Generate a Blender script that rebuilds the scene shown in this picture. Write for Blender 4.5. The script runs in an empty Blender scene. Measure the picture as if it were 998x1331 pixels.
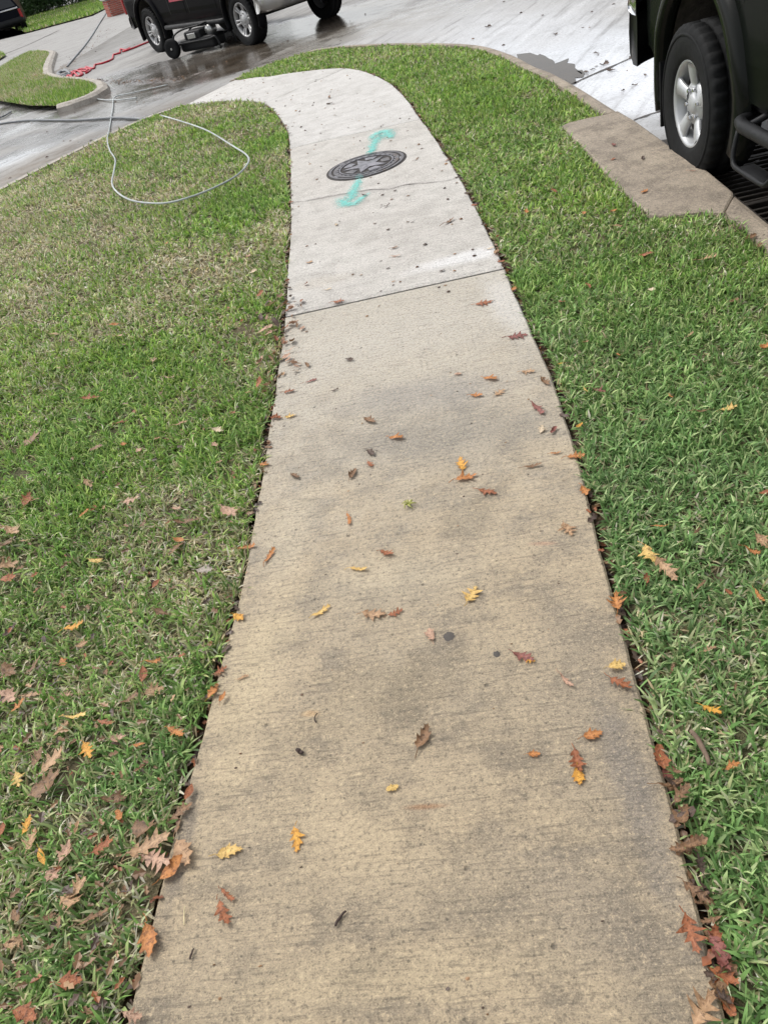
import bpy, bmesh, math, random
import numpy as np
from mathutils import Vector, Matrix
R_ = math.radians
random.seed(7); rng = np.random.default_rng(11)
scene = bpy.context.scene
COL = scene.collection

# ------------------------------------------------------------------ camera
CAM_H, PITCH, ROLL, FPX = 1.5384, R_(38.7055), R_(16.129), 976.84
PW, PH = 998.0, 1331.0
_F = np.array([0, math.cos(PITCH), -math.sin(PITCH)])
_R = np.array([1.0, 0, 0]); _U = np.array([0, math.sin(PITCH), math.cos(PITCH)])
CR = math.cos(ROLL) * _R - math.sin(ROLL) * _U
CU = math.sin(ROLL) * _R + math.cos(ROLL) * _U
cd = bpy.data.cameras.new('camera'); cam = bpy.data.objects.new('camera', cd); COL.objects.link(cam)
M = Matrix.Identity(4)
for i in range(3):
    M[i][0], M[i][1], M[i][2] = CR[i], CU[i], -_F[i]
M[0][3], M[1][3], M[2][3] = 0, 0, CAM_H
cam.matrix_world = M
cd.sensor_fit = 'VERTICAL'; cd.sensor_height = 24; cd.sensor_width = 18
cd.lens = 24 * FPX / PH
cd.clip_start = 0.05; cd.clip_end = 2000
scene.camera = cam

# ------------------------------------------------------------------ sky, sun, exposure (overcast)
SUN_EL, SUN_AZ = R_(55), R_(-50)
w = bpy.data.worlds.new('World'); scene.world = w; w.use_nodes = True
wn = w.node_tree.nodes; wl = w.node_tree.links
bg = wn['Background']
sky = wn.new('ShaderNodeTexSky'); sky.sky_type = 'NISHITA'; sky.sun_disc = False
sky.sun_elevation = SUN_EL; sky.sun_rotation = SUN_AZ; sky.air_density = 1.0; sky.dust_density = 3.0; sky.ozone_density = 1.0
hs = wn.new('ShaderNodeHueSaturation'); hs.inputs['Saturation'].default_value = 0.2
wl.new(sky.outputs[0], hs.inputs['Color']); wl.new(hs.outputs[0], bg.inputs['Color'])
bg.inputs['Strength'].default_value = 0.13
sd = bpy.data.lights.new('sun', 'SUN'); sd.energy = 1.0; sd.angle = R_(18); sd.color = (1, .95, .88)
so = bpy.data.objects.new('sun', sd); COL.objects.link(so)
sv = Vector((math.sin(SUN_AZ) * math.cos(SUN_EL), math.cos(SUN_AZ) * math.cos(SUN_EL), math.sin(SUN_EL)))
so.rotation_euler = sv.to_track_quat('Z', 'Y').to_euler()
scene.view_settings.view_transform = 'Standard'; scene.view_settings.look = 'None'
scene.view_settings.exposure = 0.93; scene.view_settings.gamma = 1.0

# ------------------------------------------------------------------ photograph pixel -> point on the ground
STREET_Z = -0.105
def at(px, py, z=0.0):
    d = _F + (px - PW / 2) / FPX * CR - (py - PH / 2) / FPX * CU
    t = (z - CAM_H) / d[2]
    return np.array([d[0] * t, d[1] * t, z])
def pix(p):
    d = np.asarray(p, float) - np.array([0, 0, CAM_H]); zc = d @ _F
    return np.stack([PW / 2 + FPX * (d @ CR) / zc, PH / 2 - FPX * (d @ CU) / zc, zc], -1)
_k0 = at(0, 248, -0.095)[:2]; _k1 = at(330, 90, -0.095)[:2]
KD = (_k1 - _k0) / np.linalg.norm(_k1 - _k0); KN = np.array([KD[1], -KD[0]])
def Zt(x, y):
    s = (np.asarray(x) - _k0[0]) * KN[0] + (np.asarray(y) - _k0[1]) * KN[1]
    t = np.clip(s / 1.2, 0, 1); return -0.095 * (1 - t * t * (3 - 2 * t))
def att(px, py, dz=0.0):
    z = 0.0
    for _ in range(25):
        p = at(px, py, z + dz); z = 0.5 * z + 0.5 * float(Zt(p[0], p[1]))
    return np.array([p[0], p[1], z + dz])
def scale_at(p): return FPX / pix(p)[2]          # photograph pixels per metre

# ------------------------------------------------------------------ object helpers
def link(o, parent=None):
    COL.objects.link(o)
    if parent is not None: o.parent = parent
    return o
def mesh_obj(name, verts, faces, mat=None, parent=None, smooth=False):
    me = bpy.data.meshes.new(name)
    me.from_pydata([tuple(map(float, v)) for v in verts], [], [tuple(int(i) for i in f) for f in faces])
    if mat: me.materials.append(mat)
    if smooth: me.polygons.foreach_set('use_smooth', [True] * len(me.polygons))
    me.update()
    return link(bpy.data.objects.new(name, me), parent)
def tag(o, label, cat, group=None, kind=None):
    o['label'] = label; o['category'] = cat
    if group: o['group'] = group
    if kind: o['kind'] = kind
    return o
def empty(name, loc, rz=0):
    o = bpy.data.objects.new(name, None); COL.objects.link(o); o.location = loc; o.rotation_euler = (0, 0, rz)
    o.empty_display_size = .1
    return o
def struct(o): o['kind'] = 'structure'; return o
class MB:
    def __init__(s): s.v = []; s.f = []
    def add(s, v, f):
        k = len(s.v); s.v += [tuple(p) for p in v]; s.f += [tuple(i + k for i in q) for q in f]; return s
    def box(s, c, d, rot=None, bev=0.0):
        x, y, z = d[0] / 2, d[1] / 2, d[2] / 2
        if bev <= 0:
            v = [(-x,-y,-z),(x,-y,-z),(x,y,-z),(-x,y,-z),(-x,-y,z),(x,-y,z),(x,y,z),(-x,y,z)]
            f = [(0,3,2,1),(4,5,6,7),(0,1,5,4),(1,2,6,5),(2,3,7,6),(3,0,4,7)]
        else:
            b = min(bev, x * .9, y * .9, z * .9)
            bm = bmesh.new(); bmesh.ops.create_cube(bm, size=1)
            for q in bm.verts: q.co = Vector((q.co.x * 2 * x, q.co.y * 2 * y, q.co.z * 2 * z))
            bmesh.ops.bevel(bm, geom=bm.edges[:], offset=b, segments=2, affect='EDGES', profile=.5)
            bm.verts.ensure_lookup_table(); bm.verts.index_update()
            v = [tuple(q.co) for q in bm.verts]; f = [tuple(q.index for q in fa.verts) for fa in bm.faces]; bm.free()
        if rot is not None: v = [tuple(rot @ Vector(p)) for p in v]
        return s.add([(p[0] + c[0], p[1] + c[1], p[2] + c[2]) for p in v], f)
    def tube(s, pts, r, n=8, cap=True):
        pts = [Vector(p) for p in pts]; k = len(s.v); prev = None
        for i, p in enumerate(pts):
            t = (pts[min(i + 1, len(pts) - 1)] - pts[max(i - 1, 0)]).normalized()
            if prev is None:
                a = Vector((0, 0, 1)) if abs(t.z) < .9 else Vector((1, 0, 0))
                prev = t.cross(a).normalized()
            u = (prev - t * prev.dot(t)).normalized(); vv = t.cross(u); prev = u
            rr = r[i] if hasattr(r, '__len__') else r
            for j in range(n):
                an = 2 * math.pi * j / n; s.v.append(tuple(p + u * (rr * math.cos(an)) + vv * (rr * math.sin(an))))
        for i in range(len(pts) - 1):
            for j in range(n):
                a = k + i * n + j; b = k + i * n + (j + 1) % n; s.f.append((a, b, b + n, a + n))
        if cap:
            s.f.append(tuple(k + j for j in range(n))[::-1]); m = k + (len(pts) - 1) * n; s.f.append(tuple(m + j for j in range(n)))
        return s
    def lathe(s, prof, n=48, c=(0, 0, 0), rfun=None):       # axis = local y; prof = [(radius, y)]
        k = len(s.v); m = len(prof)
        for j in range(n):
            a = 2 * math.pi * j / n
            for i, (r, y) in enumerate(prof):
                if rfun: r = rfun(i, j, r)
                s.v.append((c[0] + r * math.cos(a), c[1] + y, c[2] + r * math.sin(a)))
        for j in range(n):
            for i in range(m - 1):
                a = k + j * m + i; b = k + ((j + 1) % n) * m + i; s.f.append((a, a + 1, b + 1, b))
        return s
    def build(s, name, mat, parent=None, smooth=False): return mesh_obj(name, s.v, s.f, mat, parent, smooth)
def smooth_path(pts, step=.05):
    P = [np.array(p, float) for p in pts]; out = []
    for i in range(len(P) - 1):
        p0, p1, p2, p3 = P[max(i - 1, 0)], P[i], P[i + 1], P[min(i + 2, len(P) - 1)]
        n = max(2, int(np.linalg.norm(p2 - p1) / step))
        for k in range(n):
            t = k / n
            out.append(.5 * (2 * p1 + (p2 - p0) * t + (2 * p0 - 5 * p1 + 4 * p2 - p3) * t * t + (3 * p1 - p0 - 3 * p2 + p3) * t ** 3))
    out.append(P[-1]); return out
def resample(pts, n):
    P = np.array(pts); d = np.r_[0, np.cumsum(np.linalg.norm(np.diff(P, axis=0), axis=1))]
    t = np.linspace(0, d[-1], n); return np.stack([np.interp(t, d, P[:, i]) for i in range(P.shape[1])], 1)
def inside(P, poly):
    x, y = P[:, 0], P[:, 1]; res = np.zeros(len(P), bool); n = len(poly)
    for i in range(n):
        x1, y1 = poly[i][:2]; x2, y2 = poly[(i + 1) % n][:2]
        c = ((y1 > y) != (y2 > y)); res ^= c & (x < (x2 - x1) * (y - y1) / (y2 - y1 + 1e-12) + x1)
    return res
def edge_dist(P, line):
    best = np.full(len(P), 1e9)
    for a, b in zip(line[:-1], line[1:]):
        a = np.array(a[:2]); b = np.array(b[:2]); ab = b - a
        t = np.clip(((P[:, :2] - a) @ ab) / (ab @ ab + 1e-12), 0, 1)
        best = np.minimum(best, np.linalg.norm(P[:, :2] - a - t[:, None] * ab, axis=1))
    return best

# ------------------------------------------------------------------ material helpers
class NT:
    def __init__(s, name):
        s.m = bpy.data.materials.new(name); s.m.use_nodes = True; s.t = s.m.node_tree; s.n = s.t.nodes; s.l = s.t.links
        s.b = s.n['Principled BSDF']; s.out = s.n['Material Output']; s.geo = s.n.new('ShaderNodeNewGeometry'); s.P = s.geo.outputs['Position']
    def set(s, node, sock, v):
        if hasattr(v, 'is_linked'): s.l.new(v, node.inputs[sock])
        else:
            i = node.inputs[sock]
            if i.type == 'RGBA' and len(v) == 3: v = (*v, 1)
            i.default_value = v
    def math(s, op, a, b=0.0, clamp=False, c=None):
        n = s.n.new('ShaderNodeMath'); n.operation = op; n.use_clamp = clamp; s.set(n, 0, a); s.set(n, 1, b)
        if c is not None: s.set(n, 2, c)
        return n.outputs[0]
    def vmath(s, op, a, b):
        n = s.n.new('ShaderNodeVectorMath'); n.operation = op; s.set(n, 0, a); s.set(n, 1, b)
        return n.outputs['Value'] if op in ('DOT_PRODUCT', 'LENGTH', 'DISTANCE') else n.outputs['Vector']
    def noise(s, scale, detail=3, rough=.55, vec=None, dist=0):
        n = s.n.new('ShaderNodeTexNoise'); s.set(n, 'Scale', scale); s.set(n, 'Detail', detail); s.set(n, 'Roughness', rough); s.set(n, 'Distortion', dist)
        s.l.new(vec if vec is not None else s.P, n.inputs['Vector']); return n.outputs['Fac']
    def voro(s, scale, vec=None, feat='F1'):
        n = s.n.new('ShaderNodeTexVoronoi'); n.feature = feat; s.set(n, 'Scale', scale); s.l.new(vec if vec is not None else s.P, n.inputs['Vector']); return n
    def mapr(s, v, a, b, c=0.0, d=1.0, smooth=True):
        n = s.n.new('ShaderNodeMapRange'); n.interpolation_type = 'SMOOTHSTEP' if smooth else 'LINEAR'
        for i, q in zip((0, 1, 2, 3, 4), (v, a, b, c, d)): s.set(n, i, q)
        return n.outputs[0]
    def mix(s, f, a, b, blend='MIX'):
        n = s.n.new('ShaderNodeMix'); n.data_type = 'RGBA'; n.blend_type = blend
        s.set(n, 0, f); s.set(n, 6, a); s.set(n, 7, b); return n.outputs[2]
    def mapping(s, rot=(0, 0, 0), sc=(1, 1, 1), vec=None):
        n = s.n.new('ShaderNodeMapping'); n.inputs['Rotation'].default_value = rot
        s.l.new(vec if vec is not None else s.P, n.inputs['Vector'])
        return s.vmath('MULTIPLY', n.outputs[0], sc)
    def bump(s, h, dist, strength=1.0, normal=None):
        n = s.n.new('ShaderNodeBump'); s.set(n, 'Height', h); n.inputs['Distance'].default_value = dist; n.inputs['Strength'].default_value = strength
        if normal is not None: s.l.new(normal, n.inputs['Normal'])
        return n.outputs[0]
    def blob(s, p0, p1, half, soft=.5, warp=None, namp=.5):
        """0..1 mask of an elongated stain from p0 to p1 (ground points)"""
        p0 = np.array(p0[:2]); p1 = np.array(p1[:2]); c = (p0 + p1) / 2; d = p1 - p0; L = np.linalg.norm(d); d = d / max(L, 1e-6) if L > 1e-6 else np.array([1., 0])
        q = s.vmath('SUBTRACT', s.P, (c[0], c[1], 0))
        a = L / 2 + half
        u = s.vmath('DOT_PRODUCT', q, (d[0] / a, d[1] / a, 0)); v = s.vmath('DOT_PRODUCT', q, (-d[1] / half, d[0] / half, 0))
        r = s.math('SQRT', s.math('ADD', s.math('MULTIPLY', u, u), s.math('MULTIPLY', v, v)))
        if warp is not None: r = s.math('ADD', r, s.math('MULTIPLY', s.math('SUBTRACT', warp, .5), namp * 2))
        return s.mapr(r, 1 - soft, 1 + soft * .3, 1, 0)
    def fin(s, color=None, rough=None, normal=None, **kw):
        if color is not None: s.set(s.b, 'Base Color', color)
        if rough is not None: s.set(s.b, 'Roughness', rough)
        if normal is not None: s.l.new(normal, s.b.inputs['Normal'])
        for k, v in kw.items(): s.set(s.b, k, v)
        return s.m
def plain(name, color, rough=.5, metal=0.0, var=.25, scale=30, bump=0.0, coat=0.0, spec=.4):
    t = NT(name); tc = t.n.new('ShaderNodeTexCoord'); o = tc.outputs['Object']
    n = t.noise(scale, 4, .6, o); n2 = t.noise(scale * .17, 2, .5, o)
    f = t.math('ADD', t.math('MULTIPLY', n, .6), t.math('MULTIPLY', n2, .4))
    c = t.mix(t.mapr(f, .3, .7), [x * (1 - var) for x in color], [min(1, x * (1 + var)) for x in color])
    kw = dict(Metallic=metal)
    if coat: kw['Coat Weight'] = coat; kw['Coat Roughness'] = .04
    kw['Specular IOR Level'] = spec
    return t.fin(c, t.mapr(n2, .3, .7, max(.02, rough - .08), min(1, rough + .1)), t.bump(n, bump) if bump else None, **kw)

# ================================================================== layout taken from the photograph
LEDGE = [(165,1325),(205,1168),(245,1020),(280,890),(310,780),(332,670),(350,560),(361,485),(371,411),(375,340),(378,300),(378,240),(377,192),(374,170),(366,155),(356,143),(345,134),(330,131),(300,130),(270,132),(240,137)]
REDGE = [(945,1328),(905,1175),(870,1040),(832,900),(797,780),(768,665),(740,560),(712,480),(690,430),(668,380),(655,348),(628,290),(610,255),(592,222),(575,195),(557,168),(545,153),(533,135),(522,122),(505,107),(480,95),(455,89),(430,89),(400,92),(370,96),(340,100),(305,104)]
EL = [att(*p) for p in LEDGE]; ER = [att(*p) for p in REDGE]
dl = EL[0] - EL[2]; dl /= np.linalg.norm(dl); dr = ER[0] - ER[2]; dr /= np.linalg.norm(dr)
L0 = EL[0] + dl * 2.2; R0 = ER[0] + dr * 2.2
ELs = smooth_path([L0 + (EL[0] - L0) * k / 9 for k in range(9)] + EL, .03); ERs = smooth_path([R0 + (ER[0] - R0) * k / 9 for k in range(9)] + ER, .03)
KIN = [(305,104),(330,92),(360,80),(400,68),(440,62),(500,59),(560,59),(610,62),(650,74),(680,90),(702,99),(735,118),(765,138),(783,150)]
KI = [att(*p) for p in KIN]
NOTCH = [att(*p) for p in [(783,150),(745,158),(728,164),(760,195),(800,240),(830,270),(844,281),(870,282),(910,276),(941,278)]]
KTAIL = [att(*p) for p in [(941,278),(965,298),(981,315),(998,328)]]
KT_end = KTAIL[-1] + (KTAIL[-1] - KTAIL[0]) * 6
LC = [att(*p) for p in [(240,137),(200,151),(150,173),(100,198),(50,223),(0,249)]]
LC_end = LC[-1] + np.array([-KD[0], -KD[1], 0]) * 7
left_poly = [p for p in ELs] + LC[1:] + [LC_end, np.array([LC_end[0], -1.6, 0])]
right_poly = [p for p in ERs] + KI[1:] + NOTCH[1:] + KTAIL[1:] + [KT_end, np.array([KT_end[0] , -1.8, 0])]

# ================================================================== materials of the setting
def concrete(name, ca, cb, cdark, broom=True, extra=None, rough=.75, rotz=0.18, mottle=1.0):
    t = NT(name)
    big = t.noise(1.3, 4, .6); mid = t.noise(6, 5, .65); fine = t.noise(70, 4, .7); grit = t.noise(230, 2, .6)
    bv = t.mapping((0, 0, rotz), (9, 130, 9)); br = t.noise(1, 3, .65, bv)
    bv2 = t.mapping((0, 0, rotz), (2.2, 34, 9)); br2 = t.noise(1, 3, .6, bv2)
    c = t.mix(t.mapr(big, .3, .7), ca, cb)
    f = t.math('ADD', t.math('MULTIPLY', mid, .78), t.math('MULTIPLY', br2, .22))
    c = t.mix(t.math('MULTIPLY', t.mapr(f, .44, .62), .68 * mottle), c, cdark)
    if extra: c = extra(t, c, mid)
    gv = t.mapping((0, 0, rotz), (.92, 1.08, 1)); fine = t.noise(85, 6, .8, gv, .25); grit = t.noise(260, 4, .8, None, .2)
    c = t.mix(t.math('MULTIPLY', t.mapr(fine, .49, .64), .58), c, [x * .45 for x in cdark])
    c = t.mix(t.math('MULTIPLY', t.mapr(fine, .46, .34), .55), c, [min(1, x * 1.55) for x in ca])
    c = t.mix(t.math('MULTIPLY', t.mapr(grit, .53, .65), .58), c, [x * .28 for x in cdark])
    c = t.mix(t.math('MULTIPLY', t.mapr(grit, .46, .36), .40), c, [min(1, x * 1.6) for x in ca])
    vs2 = t.voro(75); spk = t.math('MULTIPLY', t.mapr(vs2.outputs['Distance'], .16, .30, 1, 0), t.mapr(t.noise(55, 2, .5), .54, .60))
    c = t.mix(t.math('MULTIPLY', spk, .55), c, [x * .30 for x in cdark])
    vo = t.voro(17); pit = t.mapr(vo.outputs['Distance'], .05, .13, 1, 0)
    sel = t.mapr(t.noise(5, 2, .5), .54, .62); pit = t.math('MULTIPLY', pit, sel)
    c = t.mix(t.math('MULTIPLY', pit, .6), c, [x * .25 for x in cdark])
    if broom: c = t.mix(t.math('MULTIPLY', t.mapr(br, .52, .68), .38), c, [x * .45 for x in cdark])
    h = t.math('ADD', t.math('MULTIPLY', fine, .8), t.math('MULTIPLY', grit, .35))
    if broom: h = t.math('ADD', h, t.math('MULTIPLY', br, .9))
    h = t.math('SUBTRACT', h, t.math('MULTIPLY', pit, .8))
    return t.fin(c, t.mapr(mid, .3, .7, rough - .07, rough + .1), t.bump(h, .0035, 1.0))
def slab_stains(t, c, mid):
    wp = t.noise(7, 6, .75)
    yy = t.vmath('DOT_PRODUCT', t.P, (0, 1, 0)); yy = t.math('ADD', yy, t.math('MULTIPLY', t.math('SUBTRACT', wp, .5), 1.4))
    c = t.mix(t.math('MULTIPLY', t.mapr(yy, 1.7, 3.3), .85), c, (.44,.42,.375))
    c = t.mix(t.math('MULTIPLY', t.mapr(yy, .9, 2.3), .30), c, (.42,.385,.32))
    def b(a, bb, half, col, amt, soft=.7, n=.7):
        nonlocal c
        c = t.mix(t.math('MULTIPLY', t.blob(att(*a), att(*bb), half, soft, wp, n), amt), c, col)
    b((400,590),(720,540), .20, (.20,.19,.17), .6, .95, 1.1)
    b((480,520),(640,500), .16, (.22,.215,.21), .5)
    b((600,690),(625,650), .09, (.15,.13,.095), .45, .9, .9)
    b((800,1050),(720,760), .13, (.21,.18,.14), .5, .9, .9)
    b((420,930),(560,880), .14, (.20,.165,.11), .45, .9, .9)
    b((430,1180),(700,1160), .10, (.19,.16,.12), .4)
    b((300,1010),(330,830), .12, (.50,.41,.265), .55, .95, .9)
    b((330,870),(370,780), .10, (.49,.405,.265), .5, .95, .9)
    b((560,1150),(330,1010), .13, (.45,.365,.24), .5, .95, .9)
    b((440,760),(590,740), .12, (.45,.39,.285), .5, .95, .9)
    b((300,1290),(700,1250), .06, (.40,.325,.21), .5)
    b((870,1270),(700,1120), .10, (.185,.16,.13), .45, .9, .9)
    b((360,740),(390,650), .10, (.50,.44,.33), .4)
    b((880,1190),(780,900), .05, (.15,.14,.135), .5)
    b((255,1030),(215,1190), .03, (.13,.115,.10), .6)
    b((527,1050),(580,1047), .008, (.26,.10,.03), .6, .8, .3)
    b((690,707),(722,706), .010, (.42,.24,.16), .6, .8, .3)
    b((395,928),(412,927), .012, (.48,.30,.14), .6, .8, .3)
    b((430,450),(640,410), .3, (.46,.435,.385), .4)
    b((450,480),(640,470), .18, (.43,.395,.33), .4)
    b((640,360),(680,430), .10, (.56,.55,.53), .6)
    return c
def slab_stains_far(t, c, mid):
    wp = t.noise(4, 5, .65)
    def b(a, bb, half, col, amt, soft=.7, n=.6):
        nonlocal c
        c = t.mix(t.math('MULTIPLY', t.blob(att(*a), att(*bb), half, soft, wp, n), amt), c, col)
    b((545,350),(640,325), .09, (.68,.68,.68), .7)
    b((400,300),(600,262), .06, (.36,.34,.31), .5)
    b((385,375),(450,360), .10, (.42,.37,.30), .4)
    b((380,263),(590,233), .05, (.33,.31,.29), .5)
    return c
M_SLAB_A = concrete('weathered tan concrete', (.41,.325,.21), (.315,.258,.178), (.15,.128,.10), extra=slab_stains)
M_SLAB_B = concrete('paler concrete', (.50,.48,.445), (.44,.415,.38), (.27,.255,.23), extra=slab_stains_far, mottle=.6)
M_SLAB_C = concrete('pale far concrete', (.53,.515,.49), (.46,.445,.42), (.32,.305,.28), mottle=.6, rough=.6)
M_KERB = concrete('tan kerb concrete', (.34,.285,.215), (.24,.20,.155), (.13,.108,.085), broom=False, rotz=1.6, mottle=1.0)
M_KERB_L = concrete('pale kerb concrete', (.42,.385,.335), (.33,.30,.26), (.19,.165,.14), broom=False)

def earth_mat():
    t = NT('damp earth and thatch'); n = t.noise(60, 5, .7); n2 = t.noise(8, 3, .6)
    c = t.mix(t.mapr(n, .35, .68), (.06,.038,.022), (.19,.12,.065)); c = t.mix(t.math('MULTIPLY', n2, .5), c, (.05,.04,.018))
    return t.fin(c, .95, t.bump(n, .02))
M_EARTH = earth_mat()
def thatch_mat():
    t = NT('lawn thatch'); n = t.noise(90, 5, .7); n2 = t.noise(5, 4, .6); n3 = t.noise(220, 2, .5)
    c = t.mix(t.mapr(n, .35, .68), (.075,.065,.03), (.27,.22,.125)); c = t.mix(t.math('MULTIPLY', t.mapr(n2, .4, .65), .6), c, (.055,.075,.022))
    c = t.mix(t.math('MULTIPLY', t.mapr(n3, .55, .7), .5), c, (.27,.22,.13))
    return t.fin(c, .95, t.bump(t.math('ADD', n, n3), .015))
M_THATCH = thatch_mat()

def S(px, py): return at(px, py, STREET_Z)
def vnoise(P, sc, seed=0):
    r = np.random.default_rng(seed); g = r.random((64, 64)); q = P[:, :2] * sc + 100; i = np.floor(q).astype(int); fr_ = q - i; fr_ = fr_ * fr_ * (3 - 2 * fr_)
    def G(a, b): return g[(i[:, 0] + a) % 64, (i[:, 1] + b) % 64]
    return (G(0,0)*(1-fr_[:,0])+G(1,0)*fr_[:,0])*(1-fr_[:,1]) + (G(0,1)*(1-fr_[:,0])+G(1,1)*fr_[:,0])*fr_[:,1]
def fbm(P, sc, seed=0): return (vnoise(P, sc, seed) * .5 + vnoise(P, sc * 2.1, seed + 1) * .3 + vnoise(P, sc * 4.7, seed + 2) * .2)
def street_stains_sheen(P):
    C = np.tile(np.array([.30, .295, .285]), (len(P), 1)); Wt = np.full(len(P), .25); K = np.zeros(len(P))
    wp = fbm(P, .9, 71) * .6 + fbm(P, 3.1, 77) * .4
    al = np.stack([P @ KD * .35, P @ KN * 2.6], 1); stk = fbm(al, 1.3, 81)               # streaks along the flow
    C *= (1 + (stk - .5) * .6)[:, None]
    def b(a, bb, q, col, amt, soft=.5, n=.6, wet=None, streak=.4):
        A, B, Q = S(*a)[:2], S(*bb)[:2], S(*q)[:2]; c = (A + B) / 2; L = np.linalg.norm(B - A); d = (B - A) / L; nn = np.array([-d[1], d[0]])
        hf = max(.05, abs((Q - A) @ nn)); u = ((P - c) @ d) / (L / 2 + hf); v = ((P - c) @ nn) / hf
        r = np.sqrt(u * u + v * v) + (wp - .5) * 2 * n + (stk - .5) * streak; t = np.clip((1 + soft * .3 - r) / (soft * 1.3), 0, 1); m = t * t * (3 - 2 * t)
        C[:] = C * (1 - (m * amt)[:, None]) + np.array(col) * (m * amt)[:, None]
        if wet is not None: Wt[:] = Wt * (1 - m) + wet * m
    PALE_SHEEN = (.56, .585, .62)
    b((600,30),(930,130), (720,5), PALE_SHEEN, .85, .7, .6, .72)                  # lighter street on the right, bluish sky sheen painted into its colour
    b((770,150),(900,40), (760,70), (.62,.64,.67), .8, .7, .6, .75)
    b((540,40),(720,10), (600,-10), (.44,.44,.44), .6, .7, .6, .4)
    b((70,80),(140,25), (120,62), (.25,.245,.235), .8, .7, .5, .5)           # pale driveway
    b((110,70),(190,40), (170,75), (.20,.195,.185), .7, .7, .6, .2)
    b((0,95),(60,60), (30,88), (.20,.197,.19), .7, .7, .5, .2)
    b((120,150),(320,80), (215,132), (.135,.122,.105), .9, .6, .5, .8)        # street between lawn and driveway, damp and dirty
    b((-20,175),(160,135), (70,172), (.15,.145,.138), .85, .6, .5, .75)
    b((205,104),(450,24), (325,92), (.10,.078,.055), .92, .5, .5, .9)       # brown wet run-off round the truck
    b((235,96),(430,38), (335,80), (.06,.045,.031), .8, .6, .6, .95, .9)
    b((330,45),(470,10), (400,40), (.09,.07,.05), .85, .6, .5, .95)
    b((20,232),(215,146), (120,206), (.145,.115,.08), .92, .5, .5, .5)      # silt in the gutter by the left lawn
    b((100,190),(190,155), (146,183), (.085,.065,.043), .8, .6, .6, .6)
    b((0,186),(165,158), (80,183), (.075,.07,.066), .85, .5, .6, .7, .9)
    b((-10,212),(110,172), (50,200), (.12,.12,.12), .7, .5, .6, .6, .9)
    b((-30,226),(40,200), (0,222), (.46,.48,.50), .8, .6, .6, .7, .9)  # this patch and the next: bluish wet sheen painted into the colour
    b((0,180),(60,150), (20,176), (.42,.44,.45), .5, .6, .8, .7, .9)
    b((135,108),(245,104), (190,111), (.065,.045,.03), .95, .6, .7, .5)     # leaf silt along the driveway lip
    b((240,104),(320,90), (280,102), (.08,.06,.042), .85, .6, .7, .8)
    b((74,96),(122,48), (104,80), (.15,.115,.085), .85, .7, .9, .3)         # dirt line up the driveway
    b((92,88),(176,22), (138,60), (.13,.12,.105), .75, .6, .9, .4)
    b((110,84),(210,36), (160,64), (.22,.21,.20), .7, .6, .7, .5)
    b((0,72),(75,38), (40,58), (.15,.14,.13), .7, .7, .6, .5)
    b((0,58),(70,32), (40,48), (.17,.155,.14), .85, .7, .5, .5)
    b((670,76),(752,100), (715,84), (.07,.055,.038), .9, .5, .8, .8)
    b((745,92),(775,102), (760,92), (.10,.085,.065), .8, .6, 1.0, .7)
    b((410,52),(600,8), (500,50), (.23,.215,.19), .6, .8, .9, .7, .9)
    b((-20,150),(180,100), (60,150), (.13,.126,.12), .7, .6, .6, .8)
    b((440,48),(540,30), (490,52), (.26,.245,.22), .6, .7, .8, .6)
    return C, Wt
def street_mat():
    t = NT('wet street concrete'); a = t.n.new('ShaderNodeAttribute'); a.attribute_name = 'stain'; wv = t.n.new('ShaderNodeAttribute'); wv.attribute_name = 'wet'; wet = wv.outputs['Fac']
    mid = t.noise(2.2, 5, .65); fine = t.noise(38, 5, .7); grit = t.noise(140, 3, .65)
    st = t.noise(1, 5, .65, t.mapping((0, 0, -.93), (.6, 8, 1)))
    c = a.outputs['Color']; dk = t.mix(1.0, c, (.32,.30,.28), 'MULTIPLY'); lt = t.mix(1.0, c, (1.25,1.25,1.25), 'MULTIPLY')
    c = t.mix(t.math('MULTIPLY', t.mapr(mid, .5, .72), .5), c, dk)
    c = t.mix(t.math('MULTIPLY', t.mapr(st, .51, .68), .55), c, dk); c = t.mix(t.math('MULTIPLY', t.mapr(st, .46, .32), .5), c, lt)
    c = t.mix(t.math('MULTIPLY', t.mapr(fine, .50, .64), .5), c, dk); c = t.mix(t.math('MULTIPLY', t.mapr(grit, .58, .70), .6), c, (.07,.062,.052))
    w2 = t.math('ADD', wet, t.math('MULTIPLY', t.math('SUBTRACT', mid, .5), .9), True)
    ro = t.mapr(w2, .2, .95, .66, .08)
    t.set(t.b, 'Specular IOR Level', t.mapr(w2, .25, .75, .12, .55))
    h = t.math('MULTIPLY', t.math('ADD', t.math('MULTIPLY', fine, .8), t.math('MULTIPLY', st, .8)), t.math('SUBTRACT', 1.0, t.math('MULTIPLY', w2, .85)))
    return t.fin(c, ro, t.bump(h, .006, .7))
M_STREET = street_mat()
M_TAR = plain('dark joint sealant', (.06,.052,.045), .6)

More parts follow.
